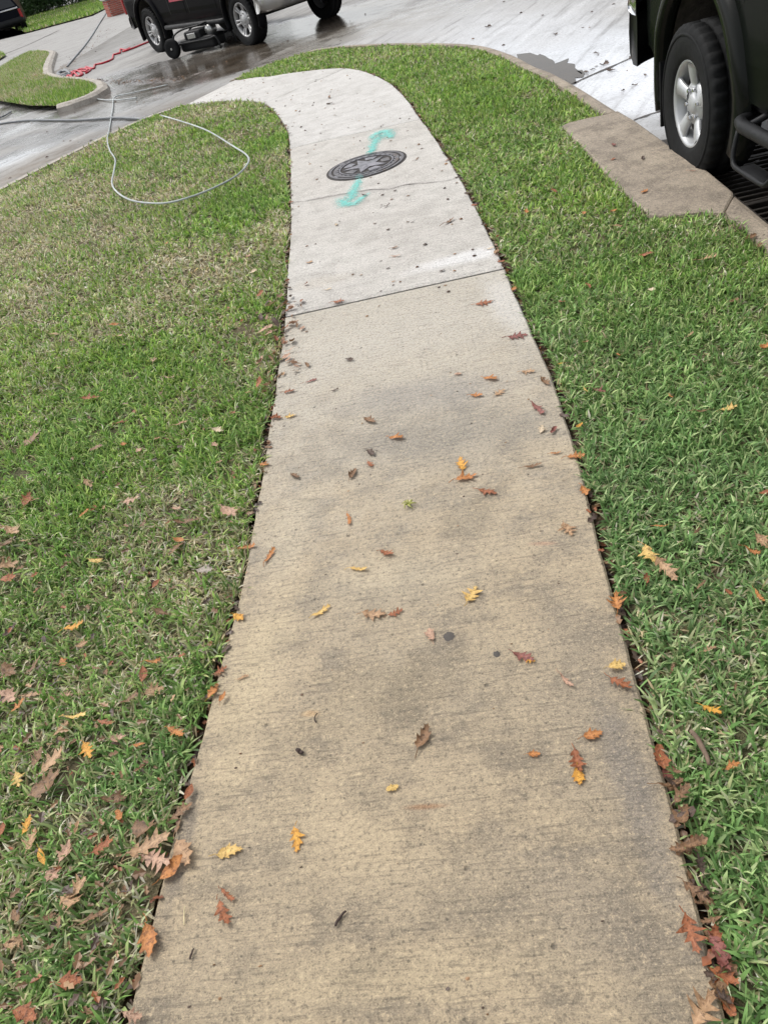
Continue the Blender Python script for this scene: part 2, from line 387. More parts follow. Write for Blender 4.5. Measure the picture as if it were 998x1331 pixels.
# ================================================================== ground, street
# the street sheet is cut round the drain grate beside the kerb
gA = np.array([2.395, 4.98]); gB = np.array([2.10, 3.02]); gd = (gB - gA) / np.linalg.norm(gB - gA); gn = np.array([-gd[1], gd[0]])
if gn[0] < 0: gn = -gn
GW = .56
GLn = float(np.linalg.norm(gB - gA)); big = 700
def street_sheet():
    us = np.r_[np.arange(-29, 0, .12), np.linspace(0, GLn, 12), np.arange(GLn + .12, 6, .3)]; vs_ = np.r_[np.arange(-9.5, 0, .12), np.linspace(0, GW, 5), np.arange(GW + .12, 5, .15)]
    nu, nv = len(us), len(vs_); UU, VV = np.meshgrid(us, vs_, indexing='ij'); P = gA + UU.reshape(-1, 1) * gd + VV.reshape(-1, 1) * gn
    ii, jj = np.meshgrid(np.arange(nu - 1), np.arange(nv - 1), indexing='ij'); ii, jj = ii.ravel(), jj.ravel()
    cu = (us[ii] + us[ii + 1]) / 2; cv = (vs_[jj] + vs_[jj + 1]) / 2; keep = ~((cu > 0) & (cu < GLn) & (cv > 0) & (cv < GW)); ii, jj = ii[keep], jj[keep]
    Q = np.stack([ii * nv + jj, (ii + 1) * nv + jj, (ii + 1) * nv + jj + 1, ii * nv + jj + 1], 1)
    n = len(P); cor = [0, (nu - 1) * nv, (nu - 1) * nv + nv - 1, nv - 1]
    out = [gA + big * (a * gd + b_ * gn) for a, b_ in ((-1, -1), (1, -1), (1, 1), (-1, 1))]
    V = np.r_[P, np.array(out)]; Q = np.r_[Q, np.array([(n + k, n + (k + 1) % 4, cor[(k + 1) % 4], cor[k]) for k in range(4)])]
    C, Wt = street_stains_sheen(V); C[n:] = (.30, .295, .28)
    V3 = np.c_[V, np.full(len(V), STREET_Z)]
    a_, b_, c_ = V3[Q[0, 0]], V3[Q[0, 1]], V3[Q[0, 2]]
    if np.cross(b_ - a_, c_ - a_)[2] < 0: Q = Q[:, ::-1]
    me = bpy.data.meshes.new('street'); me.vertices.add(len(V3)); me.vertices.foreach_set('co', V3.astype(np.float32).ravel()); me.loops.add(Q.size); me.loops.foreach_set('vertex_index', np.ascontiguousarray(Q).astype(np.int32).ravel())
    me.polygons.add(len(Q)); me.polygons.foreach_set('loop_start', (np.arange(len(Q)) * 4).astype(np.int32)); me.update(calc_edges=True)
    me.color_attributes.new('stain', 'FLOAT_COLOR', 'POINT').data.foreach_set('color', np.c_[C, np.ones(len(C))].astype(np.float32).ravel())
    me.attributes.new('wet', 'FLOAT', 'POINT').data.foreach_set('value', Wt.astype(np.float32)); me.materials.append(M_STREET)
    return struct(link(bpy.data.objects.new('street', me)))
street = street_sheet()
def poly_sheet(name, poly, zoff, mat, cuts=2, zfun=Zt):
    bm = bmesh.new(); vs = [bm.verts.new((p[0], p[1], 0)) for p in poly]
    f = bm.faces.new(vs); bmesh.ops.triangulate(bm, faces=[f])
    for _ in range(cuts):
        e = [x for x in bm.edges if x.calc_length() > .35]
        bmesh.ops.subdivide_edges(bm, edges=e, cuts=1); bmesh.ops.triangulate(bm, faces=bm.faces[:])
    for v in bm.verts: v.co.z = (float(zfun(v.co.x, v.co.y)) if zfun else 0) + zoff
    bmesh.ops.recalc_face_normals(bm, faces=bm.faces[:])
    if sum(x.normal.z for x in bm.faces) < 0: bmesh.ops.reverse_faces(bm, faces=bm.faces[:])
    me = bpy.data.meshes.new(name); bm.to_mesh(me); bm.free(); me.materials.append(mat)
    return link(bpy.data.objects.new(name, me))
earth_poly = [L0 + np.array([-6.2, -.3, 0])] + [LC_end] + LC[::-1] + [EL[-1]] + KI + [NOTCH[-1]] + KTAIL[1:] + [KT_end, np.array([KT_end[0], -1.8, 0])]
def Ze(x, y): return max(float(Zt(x, y)) - .042, STREET_Z + .004)
struct(poly_sheet('earth', earth_poly, 0, M_EARTH, 4, Ze))
def inset(poly_line, d, side):
    P = np.array(poly_line); t = np.gradient(P[:, :2], axis=0); t /= np.linalg.norm(t, axis=1)[:, None]
    n = np.stack([-t[:, 1], t[:, 0]], 1) * side
    Q = P.copy(); Q[:, :2] += n * (d[:, None] if hasattr(d, '__len__') else d); return list(Q)
def trench(pts, base):
    y = np.array(pts)[:, 1]; return base + .014 * np.sin(y * 9.1) * np.sin(y * 3.7 + 1) + .006 * np.sin(y * 31)
LI = inset(ELs, trench(ELs, .020), 1); RI = inset(ERs, trench(ERs, .024), -1)
lawnL = LI + LC[1:] + [LC_end, np.array([LC_end[0], -1.6, 0])]
lawnR = RI + KI[1:] + NOTCH[1:] + KTAIL[1:] + [KT_end, np.array([KT_end[0], -1.8, 0])]
def Zl(x, y): return max(float(Zt(x, y)) - .018, STREET_Z + .010)
struct(poly_sheet('lawn_soil', lawnL, 0, M_THATCH, 4, Zl))
struct(poly_sheet('lawn_soil', lawnR, 0, M_THATCH, 4, Zl))

# ------------------------------------------------------------------ sidewalk slabs (pieces of one sidewalk)
sidewalk = struct(empty('sidewalk', (0, 0, 0)))
def split_at(path, pts):
    P = np.array(path); idx = [int(np.argmin(np.linalg.norm(P[:, :2] - p[:2], axis=1))) for p in pts]; return idx
JL = [att(155,1342), att(371,411), att(377,192), att(345,134)]; JR = [att(945,1351), att(655,348), att(545,154), att(447,89)]
iL = [0] + split_at(ELs, JL) + [len(ELs) - 1]; iR = [0] + split_at(ERs, JR) + [len(ERs) - 1]
def ribbon(name, Lp, Rp, mat, parent, gap0=.005, gap1=.005, thick=.095, nx=26, wob=.0016):
    n = max(8, int(max(np.linalg.norm(np.diff(np.array(Lp), axis=0), axis=1).sum(), np.linalg.norm(np.diff(np.array(Rp), axis=0), axis=1).sum()) / .035))
    A = resample(Lp, n); B = resample(Rp, n)
    if wob:
        for Q, o in ((A, Rp), (B, Lp)):
            ph = rng.random(3) * 6; s = np.arange(n) * .035
            Q[:, 0] += wob * (np.sin(s * 11 + ph[0]) + .6 * np.sin(s * 29 + ph[1]) + .5 * np.sin(s * 67 + ph[2]))
    # gaps at both ends
    for i0, i1, g in ((0, 1, gap0), (n - 1, n - 2, gap1)):
        for Q in (A, B):
            d = Q[i1] - Q[i0]; Q[i0] = Q[i0] + d / np.linalg.norm(d) * g
    us = np.r_[0, .006, np.linspace(.03, .97, nx - 4), .994, 1]
    V = []; F = []; m = len(us)
    for i in range(n):
        for j, u in enumerate(us):
            p = A[i] * (1 - u) + B[i] * u; z = float(Zt(p[0], p[1]))
            if j in (0, m - 1) or i in (0, n - 1): z -= .006
            V.append((p[0], p[1], z))
    for i in range(n - 1):
        for j in range(m - 1):
            a = i * m + j; F.append((a, a + 1, a + m + 1, a + m))
    rim = [j for j in range(m)] + [i * m + m - 1 for i in range(1, n)] + [(n - 1) * m + j for j in range(m - 2, -1, -1)] + [i * m for i in range(n - 2, 0, -1)]
    k = len(V)
    for r in rim: V.append((V[r][0], V[r][1], V[r][2] - thick))
    q = len(rim)
    for i in range(q): F.append((rim[(i + 1) % q], rim[i], k + i, k + (i + 1) % q))
    o = mesh_obj(name, V, F, mat, parent); return o
mats = [M_SLAB_A, M_SLAB_A, M_SLAB_B, M_SLAB_C, M_SLAB_C]
for k in range(5):
    ribbon('slab', ELs[iL[k]:iL[k + 1] + 1], ERs[iR[k]:iR[k + 1] + 1], mats[k], sidewalk, gap0=.009 if k == 2 else .003, gap1=.008 if k == 1 else .003)
# hairline crack below the manhole
def strip(name, pts, wd, z, mat, parent=None, jitter=.3):
    V = []; F = []; P = [np.array(p, float) for p in pts]
    for i, p in enumerate(P):
        t = P[min(i + 1, len(P) - 1)] - P[max(i - 1, 0)]; n = np.array([-t[1], t[0], 0]); n /= np.linalg.norm(n) + 1e-9
        ww = wd * (1 + jitter * (random.random() * 2 - 1))
        V += [p + n * ww / 2 + [0, 0, z], p - n * ww / 2 + [0, 0, z]]
    for i in range(len(P) - 1): F.append((2 * i, 2 * i + 1, 2 * i + 3, 2 * i + 2))
    return mesh_obj(name, V, F, mat, parent)
crk = smooth_path([att(x, y) for x, y in [(379,263),(395,262),(420,257),(450,252),(480,247),(505,246),(530,240),(560,238),(591,233)]], .04)
crk = [p + np.array([random.uniform(-.006, .006), random.uniform(-.008, .008), 0]) for p in crk]
strip('crack', crk, .0055, .004, M_TAR, sidewalk, .6)

# ------------------------------------------------------------------ kerb with inlet slab
kerb = struct(empty('kerb', (0, 0, 0)))
def kerb_piece(inner, outer, mat=M_KERB, nx=6, parent=kerb, name='kerb_segment', face=True):
    n = max(6, int(np.linalg.norm(np.diff(np.array(outer), axis=0), axis=1).sum() / .05))
    A = resample(inner, n); B = resample(outer, n)
    for i0, i1 in ((0, 1), (n - 1, n - 2)):
        for Q in (A, B):
            d = Q[i1] - Q[i0]; Q[i0] = Q[i0] + d / np.linalg.norm(d) * .004
    us = [0, .04, .35, .7, .9, .97, 1.0]; dz = [-.05, .004, .004, .003, -.004, -.014, -.03]
    V = []; F = []; m = len(us) + 1
    for i in range(n):
        for u, z in zip(us, dz):
            p = A[i] * (1 - u) + B[i] * u; V.append((p[0], p[1], float(Zt(p[0], p[1])) + z))
        o = B[i] + (B[i] - A[i]) / np.linalg.norm(B[i] - A[i]) * .012
        V.append((o[0], o[1], STREET_Z - .02))
    for i in range(n - 1):
        for j in range(m - 1):
            a = i * m + j; F.append((a, a + 1, a + m + 1, a + m))
    F.append(tuple(range(m))[::-1]); F.append(tuple((n - 1) * m + j for j in range(m)))
    return mesh_obj(name, V, F, mat, parent, False)
KO_px = [(654,73),(680,83),(705,94),(737,110),(760,121),(783,133),(805,145)]
KO = [att(*p) for p in KO_px]
def offs(line, d):
    return inset(line, d, 1)
ki_s = smooth_path(KI, .05)
ko_s = offs(ki_s, .11)
# choose the outward side
ctr = np.array([1.3, 8.5])
if np.linalg.norm(ko_s[len(ko_s)//2][:2] - ctr) < np.linalg.norm(ki_s[len(ki_s)//2][:2] - ctr): ko_s = inset(ki_s, .11, -1)
cut = [0] + split_at(ki_s, [att(440,62), att(610,62), att(702,99)]) + [len(ki_s) - 1]
for a, b in zip(cut[:-1], cut[1:]): kerb_piece(ki_s[a:b + 1], ko_s[a:b + 1])
# inlet top: one slab whose street edge continues the kerb
inl_in = [att(*p) for p in [(783,150),(745,158),(728,164),(760,195),(800,240),(830,270),(844,281),(870,282),(910,276),(941,278)]]
inl_out = [ko_s[-1]] + [att(*p) for p in [(826,158),(869,189),(920,223),(955,252)]]
def inlet():
    top = inl_in + inl_out[::-1]; n = len(top)
    P = resample(top + [top[0]], 91)[:-1]; c = P.mean(0); V = []; F = []
    t = np.roll(P, -1, 0) - np.roll(P, 1, 0); nr = np.stack([t[:, 1], -t[:, 0]], 1); nr /= np.linalg.norm(nr, axis=1)[:, None]
    area = np.sum(P[:, 0] * np.roll(P[:, 1], -1) - np.roll(P[:, 0], -1) * P[:, 1]); sg = 1 if area > 0 else -1
    for off, z in ((-.014, .006), (-.004, .001), (0, -.012), (.004, -.13)):
        for i in range(90): V.append((P[i, 0] + sg * nr[i, 0] * off, P[i, 1] + sg * nr[i, 1] * off, z))
    F.append(tuple(range(90)) if sg > 0 else tuple(range(90))[::-1])
    for r in range(3):
        for i in range(90):
            a = r * 90 + i; b = r * 90 + (i + 1) % 90; F.append((a, a + 90, b + 90, b) if sg > 0 else (b, b + 90, a + 90, a))
    return mesh_obj('inlet_slab', V, F, M_KERB, kerb)
inlet()
tail_in = KTAIL + [KT_end]; tail_out = [att(955,252), att(975,268), att(998,287)]
tail_out.append(tail_out[-1] + (KT_end - KTAIL[-1]))
kerb_piece(list(resample(tail_in, 80)), list(resample(tail_out, 80)))
# low flush kerb between the left lawn and the gutter
lc_full = LC + [LC_end]
lc_out = [p + np.array([-KN[0], -KN[1], 0]) * .13 for p in lc_full]
def flat_kerb(inner, outer):
    n = 60; A = resample(inner, n); B = resample(outer, n); V = []; F = []
    for i in range(n):
        for u, z in ((0, -.05), (.02, STREET_Z + .022), (.85, STREET_Z + .020), (1, STREET_Z + .004), (1.02, STREET_Z - .02)):
            p = A[i] * (1 - u) + B[i] * u; V.append((p[0], p[1], z if u else STREET_Z - .02))
    for i in range(n - 1):
        for j in range(4):
            a = i * 5 + j; F.append((a, a + 5, a + 6, a + 1))
    return mesh_obj('kerb_segment', V, F, M_KERB_L, kerb)
flat_kerb(lc_full, lc_out)

# ------------------------------------------------------------------ street joints, puddle
for a, b in [((822,157),(905,128)), ((742,110),(850,62)), ((850,62),(905,40))]:
    pts = resample([S(*a), S(*b)], 12); pts[:, :2] += rng.normal(size=(12, 2)) * .006
    strip('joint', pts, .03, .004, M_TAR, street, .5)
for a, b in [((8,70),(40,57)), ((40,57),(76,40))]:
    pts = resample([S(*a), S(*b)], 12); strip('joint', pts, .16, .004, M_TAR, street, .3)
def puddle_mat():
    t = NT('shallow brown puddle'); n = t.noise(7, 3, .6)
    return t.fin(t.mix(n, (.030,.022,.014), (.065,.05,.034)), .22, t.bump(t.noise(30, 2, .5), .0015, .4), **{'Specular IOR Level': .1})
def puddle(name, px, label):
    P = np.array(smooth_path([S(*p) for p in px + [px[0]]], .08))[:-1]; n = len(P); c = P.mean(0)
    P = np.array([p + (p - c) * (random.uniform(-.14, .10) + .12 * math.sin(i * 1.7)) for i, p in enumerate(P)]); P[:, 2] = STREET_Z + .004
    o = mesh_obj(name, P, [tuple(range(n))], puddle_mat()); struct(o); return o
puddle('puddle', [(668,77),(690,70),(712,74),(722,82),(735,78),(748,86),(752,96),(760,92),(752,104),(740,108),(720,100),(700,92),(685,86)], '')

# ------------------------------------------------------------------ drain grate in the street
M_IRON = plain('rusty dark iron', (.05,.042,.036), .6, .6, .4, 40, .002)
M_PIT = plain('dark pit wall', (.03,.028,.025), .9)
grate = empty('drain_grate', (*(gA + gB + gn * GW) / 2, STREET_Z)) if False else empty('drain_grate', (float((gA[0]+gB[0])/2), float((gA[1]+gB[1])/2), STREET_Z), math.atan2(gd[1], gd[0]))
tag(grate, 'dark slotted iron drain grate in the street under the parked truck', 'grate')
GL = float(np.linalg.norm(gB - gA)); sgn = 1 if (np.array([-gd[1], gd[0]]) @ gn) > 0 else -1
pb = MB(); Hh = .7
pv = [(-GL/2,0,0),(GL/2,0,0),(GL/2,sgn*GW,0),(-GL/2,sgn*GW,0)]; pv += [(x, y, -Hh) for x, y, z in pv]
pb.add(pv, [(0,1,5,4),(1,2,6,5),(2,3,7,6),(3,0,4,7),(4,5,6,7)]); pb.build('pit', M_PIT, grate)
fr = MB()
for yy in (.02, GW - .02): fr.box((0, sgn * yy, -.012), (GL - .002, .038, .03), bev=.004)
for xx in (-GL/2 + .02, -GL/6, GL/6, GL/2 - .02): fr.box((xx, sgn * GW / 2, -.013), (.038, GW - .08, .028), bev=.004)
fr.build('frame', M_IRON, grate)
bars = 30; bme = None
for i in range(bars):
    x = -GL/2 + .05 + (GL - .1) * i / (bars - 1)
    if min(abs(x - q) for q in (-GL/6, GL/6)) < .03: continue
    if bme is None:
        o = MB().box((0, 0, 0), (.020, GW - .08, .032), bev=.003).build('bar', M_IRON, grate); bme = o.data
    else: o = link(bpy.data.objects.new('bar', bme), grate)
    o.location = (x, sgn * GW / 2, -.016)
for yy in (GW * .36, GW * .64):
    MB().box((0, sgn * yy, -.045), (GL - .04, .016, .024)).build('crossbar', M_IRON, grate)

# ------------------------------------------------------------------ manhole
mh_px = (476, 215); mc = att(*mh_px); MR = .288
def iron_lid_mat():
    t = NT('worn cast iron'); tc = t.n.new('ShaderNodeTexCoord'); n = t.noise(26, 5, .65, tc.outputs['Object']); n2 = t.noise(7, 3, .6, tc.outputs['Object'])
    c = t.mix(t.mapr(n, .35, .68), (.075,.072,.078), (.17,.165,.17)); c = t.mix(t.math('MULTIPLY', t.mapr(n2, .55, .7), .6), c, (.10,.065,.04))
    return t.fin(c, t.mapr(n, .3, .7, .45, .7), t.bump(n, .003), Metallic=.35)
M_LID = iron_lid_mat(); M_LIDHI = plain('polished raised iron', (.17,.165,.18), .35, .4, .65, 34, .004); M_LIDLO = plain('dirt filled recess', (.035,.03,.028), .8)
mh = empty('manhole_cover', (mc[0], mc[1], 0.0), R_(14))
mh.scale = (1, 1, .55); tag(mh, 'round cast iron manhole cover with raised star set in the sidewalk', 'manhole')
def disc(r, z0, z1, n=72):
    mb = MB(); V = [(r * math.cos(2*math.pi*i/n), r * math.sin(2*math.pi*i/n), z1) for i in range(n)] + [(r * math.cos(2*math.pi*i/n), r * math.sin(2*math.pi*i/n), z0) for i in range(n)]
    return mb.add(V, [tuple(range(n))] + [(i, n + i, n + (i+1) % n, (i+1) % n) for i in range(n)])
def ringmb(r0, r1, z0, z1, n=72, a0=0, a1=2*math.pi):
    full = abs(a1 - a0 - 2*math.pi) < 1e-6; mb = MB(); V = []; F = []; m = n if full else n + 1
    for i in range(m):
        a = a0 + (a1 - a0) * i / n
        for r, z in ((r0, z0), (r0, z1), (r1, z1), (r1, z0)): V.append((r * math.cos(a), r * math.sin(a), z))
    for i in range(n):
        j = (i + 1) % m
        for k in range(3): F.append((i*4+k, i*4+k+1, j*4+k+1, j*4+k))
    if not full: F += [(0,1,2,3)[::-1], tuple((m-1)*4+k for k in range(4))]
    return mb.add(V, F)
disc(MR * .96, -.02, .005).build('lid', M_LIDLO, mh)
ringmb(MR * .93, MR, -.02, .012).build('frame', M_LID, mh)
ringmb(MR * .78, MR * .87, .004, .012).build('outer_rib', M_LID, mh)
[ringmb(MR * .745, MR * .775, .004, .012, 3, a_ * 2 * math.pi / 28, a_ * 2 * math.pi / 28 + .12).build('raised_block', M_LIDHI, mh) for a_ in range(28)]
ringmb(MR * .69, MR * .72, .004, .015).build('inner_rib', M_LIDHI, mh)
st = MB(); V = []
for i in range(10):
    a = math.pi / 2 + i * math.pi / 5; r = MR * (.62 if i % 2 == 0 else .25); V.append((r * math.cos(a), r * math.sin(a), .013))
V.append((0, 0, .020)); V += [(x, y, .004) for x, y, z in V[:10]]
st.add(V, [(10, i, (i + 1) % 10) for i in range(10)] + [(i, 11 + i, 11 + (i+1) % 10, (i+1) % 10) for i in range(10)]).build('star', M_LIDHI, mh)
for i in range(5):
    a = math.pi / 2 + (i + .5) * 2 * math.pi / 5
    ringmb(MR * .40, MR * .62, .004, .012, 8, a - .27, a + .27).build('raised_panel', M_LID if i % 2 else M_LIDHI, mh)
    ringmb(MR * .885, MR * .925, .004, .011, 6, a - .3, a - .1).build('rim_lug', M_LIDHI, mh)
dirtring = ringmb(MR - .001, MR + .018, -.02, .0045); dirtring.build('dirt_gap', M_LIDLO, mh)

# ------------------------------------------------------------------ teal spray paint
def paint_mat():
    t = NT('teal spray paint'); a = t.n.new('ShaderNodeAttribute'); a.attribute_name = 'cover'
    n = t.noise(60, 4, .7); n2 = t.noise(14, 3, .6)
    al = t.math('ADD', t.math('MULTIPLY', a.outputs['Fac'], 1.15), t.math('MULTIPLY', t.math('SUBTRACT', n, .5), 2.2)); al = t.math('ADD', al, t.math('MULTIPLY', t.math('SUBTRACT', n2, .5), .6))
    al = t.math('MULTIPLY', t.mapr(al, .2, 1.1), .68)
    return t.fin(t.mix(n2, (.08,.50,.45), (.16,.58,.52)), .6, None, Alpha=al)
M_PAINT = paint_mat()
def spray(name, strokes, label, z=.005):
    V = []; F = []; C = []; zz = z
    for pts, wd in strokes:
        pts = smooth_path([att(*p) for p in pts], .02); k = len(V); n = len(pts)
        for i, p in enumerate(pts):
            t_ = pts[min(i + 1, n - 1)] - pts[max(i - 1, 0)]; nn = np.array([-t_[1], t_[0], 0]); nn /= np.linalg.norm(nn) + 1e-9
            ww = np.interp(i / (n - 1), np.linspace(0, 1, len(wd)), wd); e = min(1, 4.0 * min(i, n - 1 - i) / n + .1)
            hz = .017 if np.linalg.norm(p[:2] - mc[:2]) < MR + .02 else 0
            for u, cv in ((-.9, 0), (-.42, .5), (0, .85), (.42, .5), (.9, 0)):
                V.append(p + nn * ww * u + [0, 0, zz + hz]); C.append(cv * e)
        for i in range(n - 1):
            for j in range(4): a = k + i * 5 + j; F.append((a, a + 1, a + 6, a + 5))
        zz += .0012
    o = mesh_obj(name, V, F, M_PAINT); at_ = o.data.attributes.new('cover', 'FLOAT', 'POINT'); at_.data.foreach_set('value', C)
    return tag(o, label, 'marking', 'painted utility arrows by the manhole')
spray('painted_arrow', [([(469,229),(464,240),(458,253),(454,266)], (.045,.07,.09,.08)), ([(435,258),(444,262),(452,267),(461,265),(470,258),(484,249)], (.04,.08,.11,.09,.06,.03))], 'teal spray painted arrow on the camera side of the manhole pointing toward the camera')
spray('painted_arrow', [([(481,206),(484,194),(488,184),(494,174)], (.06,.07,.09,.10)), ([(475,186),(484,180),(492,173),(500,172),(506,177),(511,183)], (.04,.08,.12,.13,.09,.04))], 'teal spray painted arrow beyond the manhole pointing away from the camera')

# ================================================================== grass
def grass_mat():
    t = NT('grass blades'); a = t.n.new('ShaderNodeAttribute'); a.attribute_name = 'tint'
    n = t.noise(120, 2, .5)
    c = t.mix(t.math('MULTIPLY', n, .3), a.outputs['Color'], (.10,.12,.05))
    t.fin(c, .5); t.set(t.b, 'Specular IOR Level', .35)
    tr = t.n.new('ShaderNodeBsdfTranslucent'); t.l.new(c, tr.inputs['Color'])
    mx = t.n.new('ShaderNodeMixShader'); mx.inputs[0].default_value = .36
    t.l.new(t.b.outputs[0], mx.inputs[1]); t.l.new(tr.outputs[0], mx.inputs[2]); t.l.new(mx.outputs[0], t.out.inputs['Surface'])
    return t.m
M_GRASS = grass_mat()
GREENS = np.array([1.16, 1.32, .80]) * np.array([[.15,.25,.065],[.20,.31,.08],[.27,.36,.11],[.13,.22,.07],[.36,.41,.17]])
BLUES = np.array([1.22, 1.27, .90]) * np.array([[.12,.23,.10],[.17,.29,.135],[.25,.36,.20],[.10,.18,.085],[.36,.43,.29]])
STRAW = np.array([[.62,.54,.35],[.70,.63,.46],[.50,.40,.24],[.45,.40,.23],[.74,.69,.55]])
def blades(name, poly, density, dry_fn, pal_fn, label, edge=None, length=(.028, .062), width=(.0035, .0092), zoff=-.018, bare=None, margin=420):
    P = np.array([p[:2] for p in poly]); lo, hi = P.min(0), P.max(0)
    lo = np.maximum(lo, [-9, -1.5])
    cell = 0.25; xs = np.arange(lo[0], hi[0], cell); ys = np.arange(lo[1], hi[1], cell)
    pts = []
    for x in xs:
        for y in ys:
            c = pix((x + cell/2, y + cell/2, 0))
            if c[2] < .3: continue
            ox = max(-c[0], c[0] - PW, 0); oy = max(-c[1], c[1] - PH, 0); o = max(ox, oy) - 60 * min(3, 2.5 / c[2] + .3)
            fall = 1 if o < 0 else (.35 if o < margin else 0)
            if not fall: continue
            n = rng.poisson(density(c[2]) * fall * cell * cell)
            if n: pts.append(np.c_[x + rng.random(n) * cell, y + rng.random(n) * cell])
    pts = np.concatenate(pts); pts = pts[inside(pts, P)]
    if bare: pts = pts[rng.random(len(pts)) > blobs2d(pts, bare) + .5 * (fbm(pts, 3.3, 91) < .36)]
    # bundles: several blades from one crown
    N = len(pts); k = rng.integers(2, 6, N); base = np.repeat(pts, k, 0); base += rng.normal(size=base.shape) * .006
    N = len(base); zc = pix(np.c_[base, np.zeros(N)])[:, 2]
    z0 = Zt(base[:, 0], base[:, 1]); z0 = np.maximum(z0 + zoff, STREET_Z + .008)
    dry = dry_fn(base); isdry = rng.random(N) < dry
    ca = np.repeat(rng.random(len(pts)) * 2 * np.pi, k) + rng.normal(size=N) * 1.1
    wscale = np.clip(zc / 3.2, 1, 3.4)
    L = rng.uniform(*length, N) * (.75 + .5 * fbm(base, 3.1, 5)); W = rng.uniform(*width, N) * wscale ** .8
    L *= np.where(isdry, .85, 1); W *= np.where(isdry, .85, 1)
    t0 = np.abs(rng.normal(.74, .42, N)); t0 = np.where(isdry, t0 + .35, t0); t0 = np.clip(t0, 0, 1.45); dt = rng.uniform(.05, .55, N)
    if edge is not None:
        ed = edge_dist(np.c_[base, np.zeros(N)], edge); near = ed < .05
        L = np.where(near, L * 1.05, L)
    far = zc > 5.5
    pal = pal_fn(base); gi = rng.integers(0, 5, N)
    col = GREENS[gi] * (1 - pal[:, None]) + BLUES[gi] * pal[:, None]
    col = np.where(isdry[:, None], STRAW[rng.integers(0, 5, N)], col)
    half = (~isdry) & (rng.random(N) < dry * .5); col[half] = col[half] * .5 + STRAW[rng.integers(0, 5, half.sum())] * .5
    col *= (rng.uniform(.55, 1.45, N) * (.75 + .5 * fbm(base, 6, 9)))[:, None]
    Vs = []; Cs = []; Fq = []; Ft = []; off = 0
    for sel, prof in ((~far, (.75, 1, .75, 0)), (far, (.9, .85, 0))):
        idx = np.where(sel)[0]; n = len(idx)
        if not n: continue
        S_ = len(prof) - 1; a = ca[idx]; hd = np.stack([np.cos(a), np.sin(a)], 1); tw = rng.normal(0, .5, n)
        p = np.c_[base[idx], z0[idx]]; rows = []
        side = np.c_[-np.sin(a) * np.cos(tw), np.cos(a) * np.cos(tw), np.sin(tw)]
        nb = S_ * 2 + 1
        for s in range(S_ + 1):
            if s < S_:
                wv = side * (W[idx] * prof[s] / 2)[:, None]; rows += [p - wv, p + wv]
                th = np.clip(t0[idx] + dt[idx] * s, 0, 1.62); sl = (L[idx] / S_)[:, None]
                p = p + np.c_[hd * np.sin(th)[:, None], np.cos(th)] * sl
            else: rows.append(p)
        V = np.stack(rows, 1); V[:, :, 2] = np.maximum(V[:, :, 2], z0[idx][:, None] - .002)
        Vs.append(V.reshape(-1, 3)); Cs.append(np.repeat(col[idx], nb, 0))
        b0 = off + np.arange(n) * nb
        for s in range(S_ - 1): Fq.append(np.stack([b0 + 2*s, b0 + 2*s + 1, b0 + 2*s + 3, b0 + 2*s + 2], 1))
        Ft.append(np.stack([b0 + 2*(S_-1), b0 + 2*(S_-1) + 1, b0 + 2*S_], 1)); off += n * nb
    V = np.concatenate(Vs); C = np.concatenate(Cs); Q = np.concatenate(Fq); T = np.concatenate(Ft)
    me = bpy.data.meshes.new(name); me.vertices.add(len(V)); me.vertices.foreach_set('co', V.astype(np.float32).ravel())
    me.loops.add(Q.size + T.size); me.loops.foreach_set('vertex_index', np.r_[Q.ravel(), T.ravel()].astype(np.int32))
    ls = np.r_[np.arange(len(Q)) * 4, Q.size + np.arange(len(T)) * 3]
    me.polygons.add(len(Q) + len(T)); me.polygons.foreach_set('loop_start', ls.astype(np.int32))
    me.update(calc_edges=True); me.validate()
    ca_ = me.color_attributes.new('tint', 'FLOAT_COLOR', 'POINT'); ca_.data.foreach_set('color', np.c_[np.clip(C, 0, 1), np.ones(len(C))].astype(np.float32).ravel())
    me.materials.append(M_GRASS); o = link(bpy.data.objects.new(name, me)); tag(o, label, 'grass', kind='stuff')
    print(name, 'blades', N, 'tris', len(Q) * 2 + len(T)); return o
def dens(zc):
    return float(np.interp(zc, [1.5, 2.5, 4, 6, 9, 14], [6200, 5000, 3200, 1900, 1050, 600]))
def blobs2d(P, lst):
    d = np.zeros(len(P))
    for px, py, r, a in lst:
        c = att(px, py)[:2]; d = np.maximum(d, a * np.exp(-((P - c) ** 2).sum(1) / r ** 2))
    return d
def dryL(P):
    n = fbm(P, 1.6, 21); n2 = fbm(P, 4.5, 33)
    y = pix(np.c_[P, np.zeros(len(P))])[:, 1]
    d = np.interp(y, [130, 200, 300, 380, 450, 600, 750, 900, 1331], [.46, .66, .80, .68, .28, .20, .42, .48, .38]) + (n - .5) * 1.0 + (n2 - .5) * .5
    d = np.maximum(d, blobs2d(P, [(40,390,.45,.75),(180,320,.4,.7),(20,300,.5,.65),(270,350,.25,.6),(60,500,.18,.6),(250,700,.16,.55),(150,1130,.10,.6),(230,840,.13,.55),(20,830,.2,.5),(60,270,.6,.7),(180,255,.4,.6)]))
    d -= blobs2d(P, [(310,280,.45,.6),(330,250,.4,.5),(340,400,.25,.4),(300,550,.4,.3),(220,480,.4,.35),(350,180,.4,.5),(250,180,.5,.35),(300,900,.12,.3)])
    return np.clip(d, .03, .85)
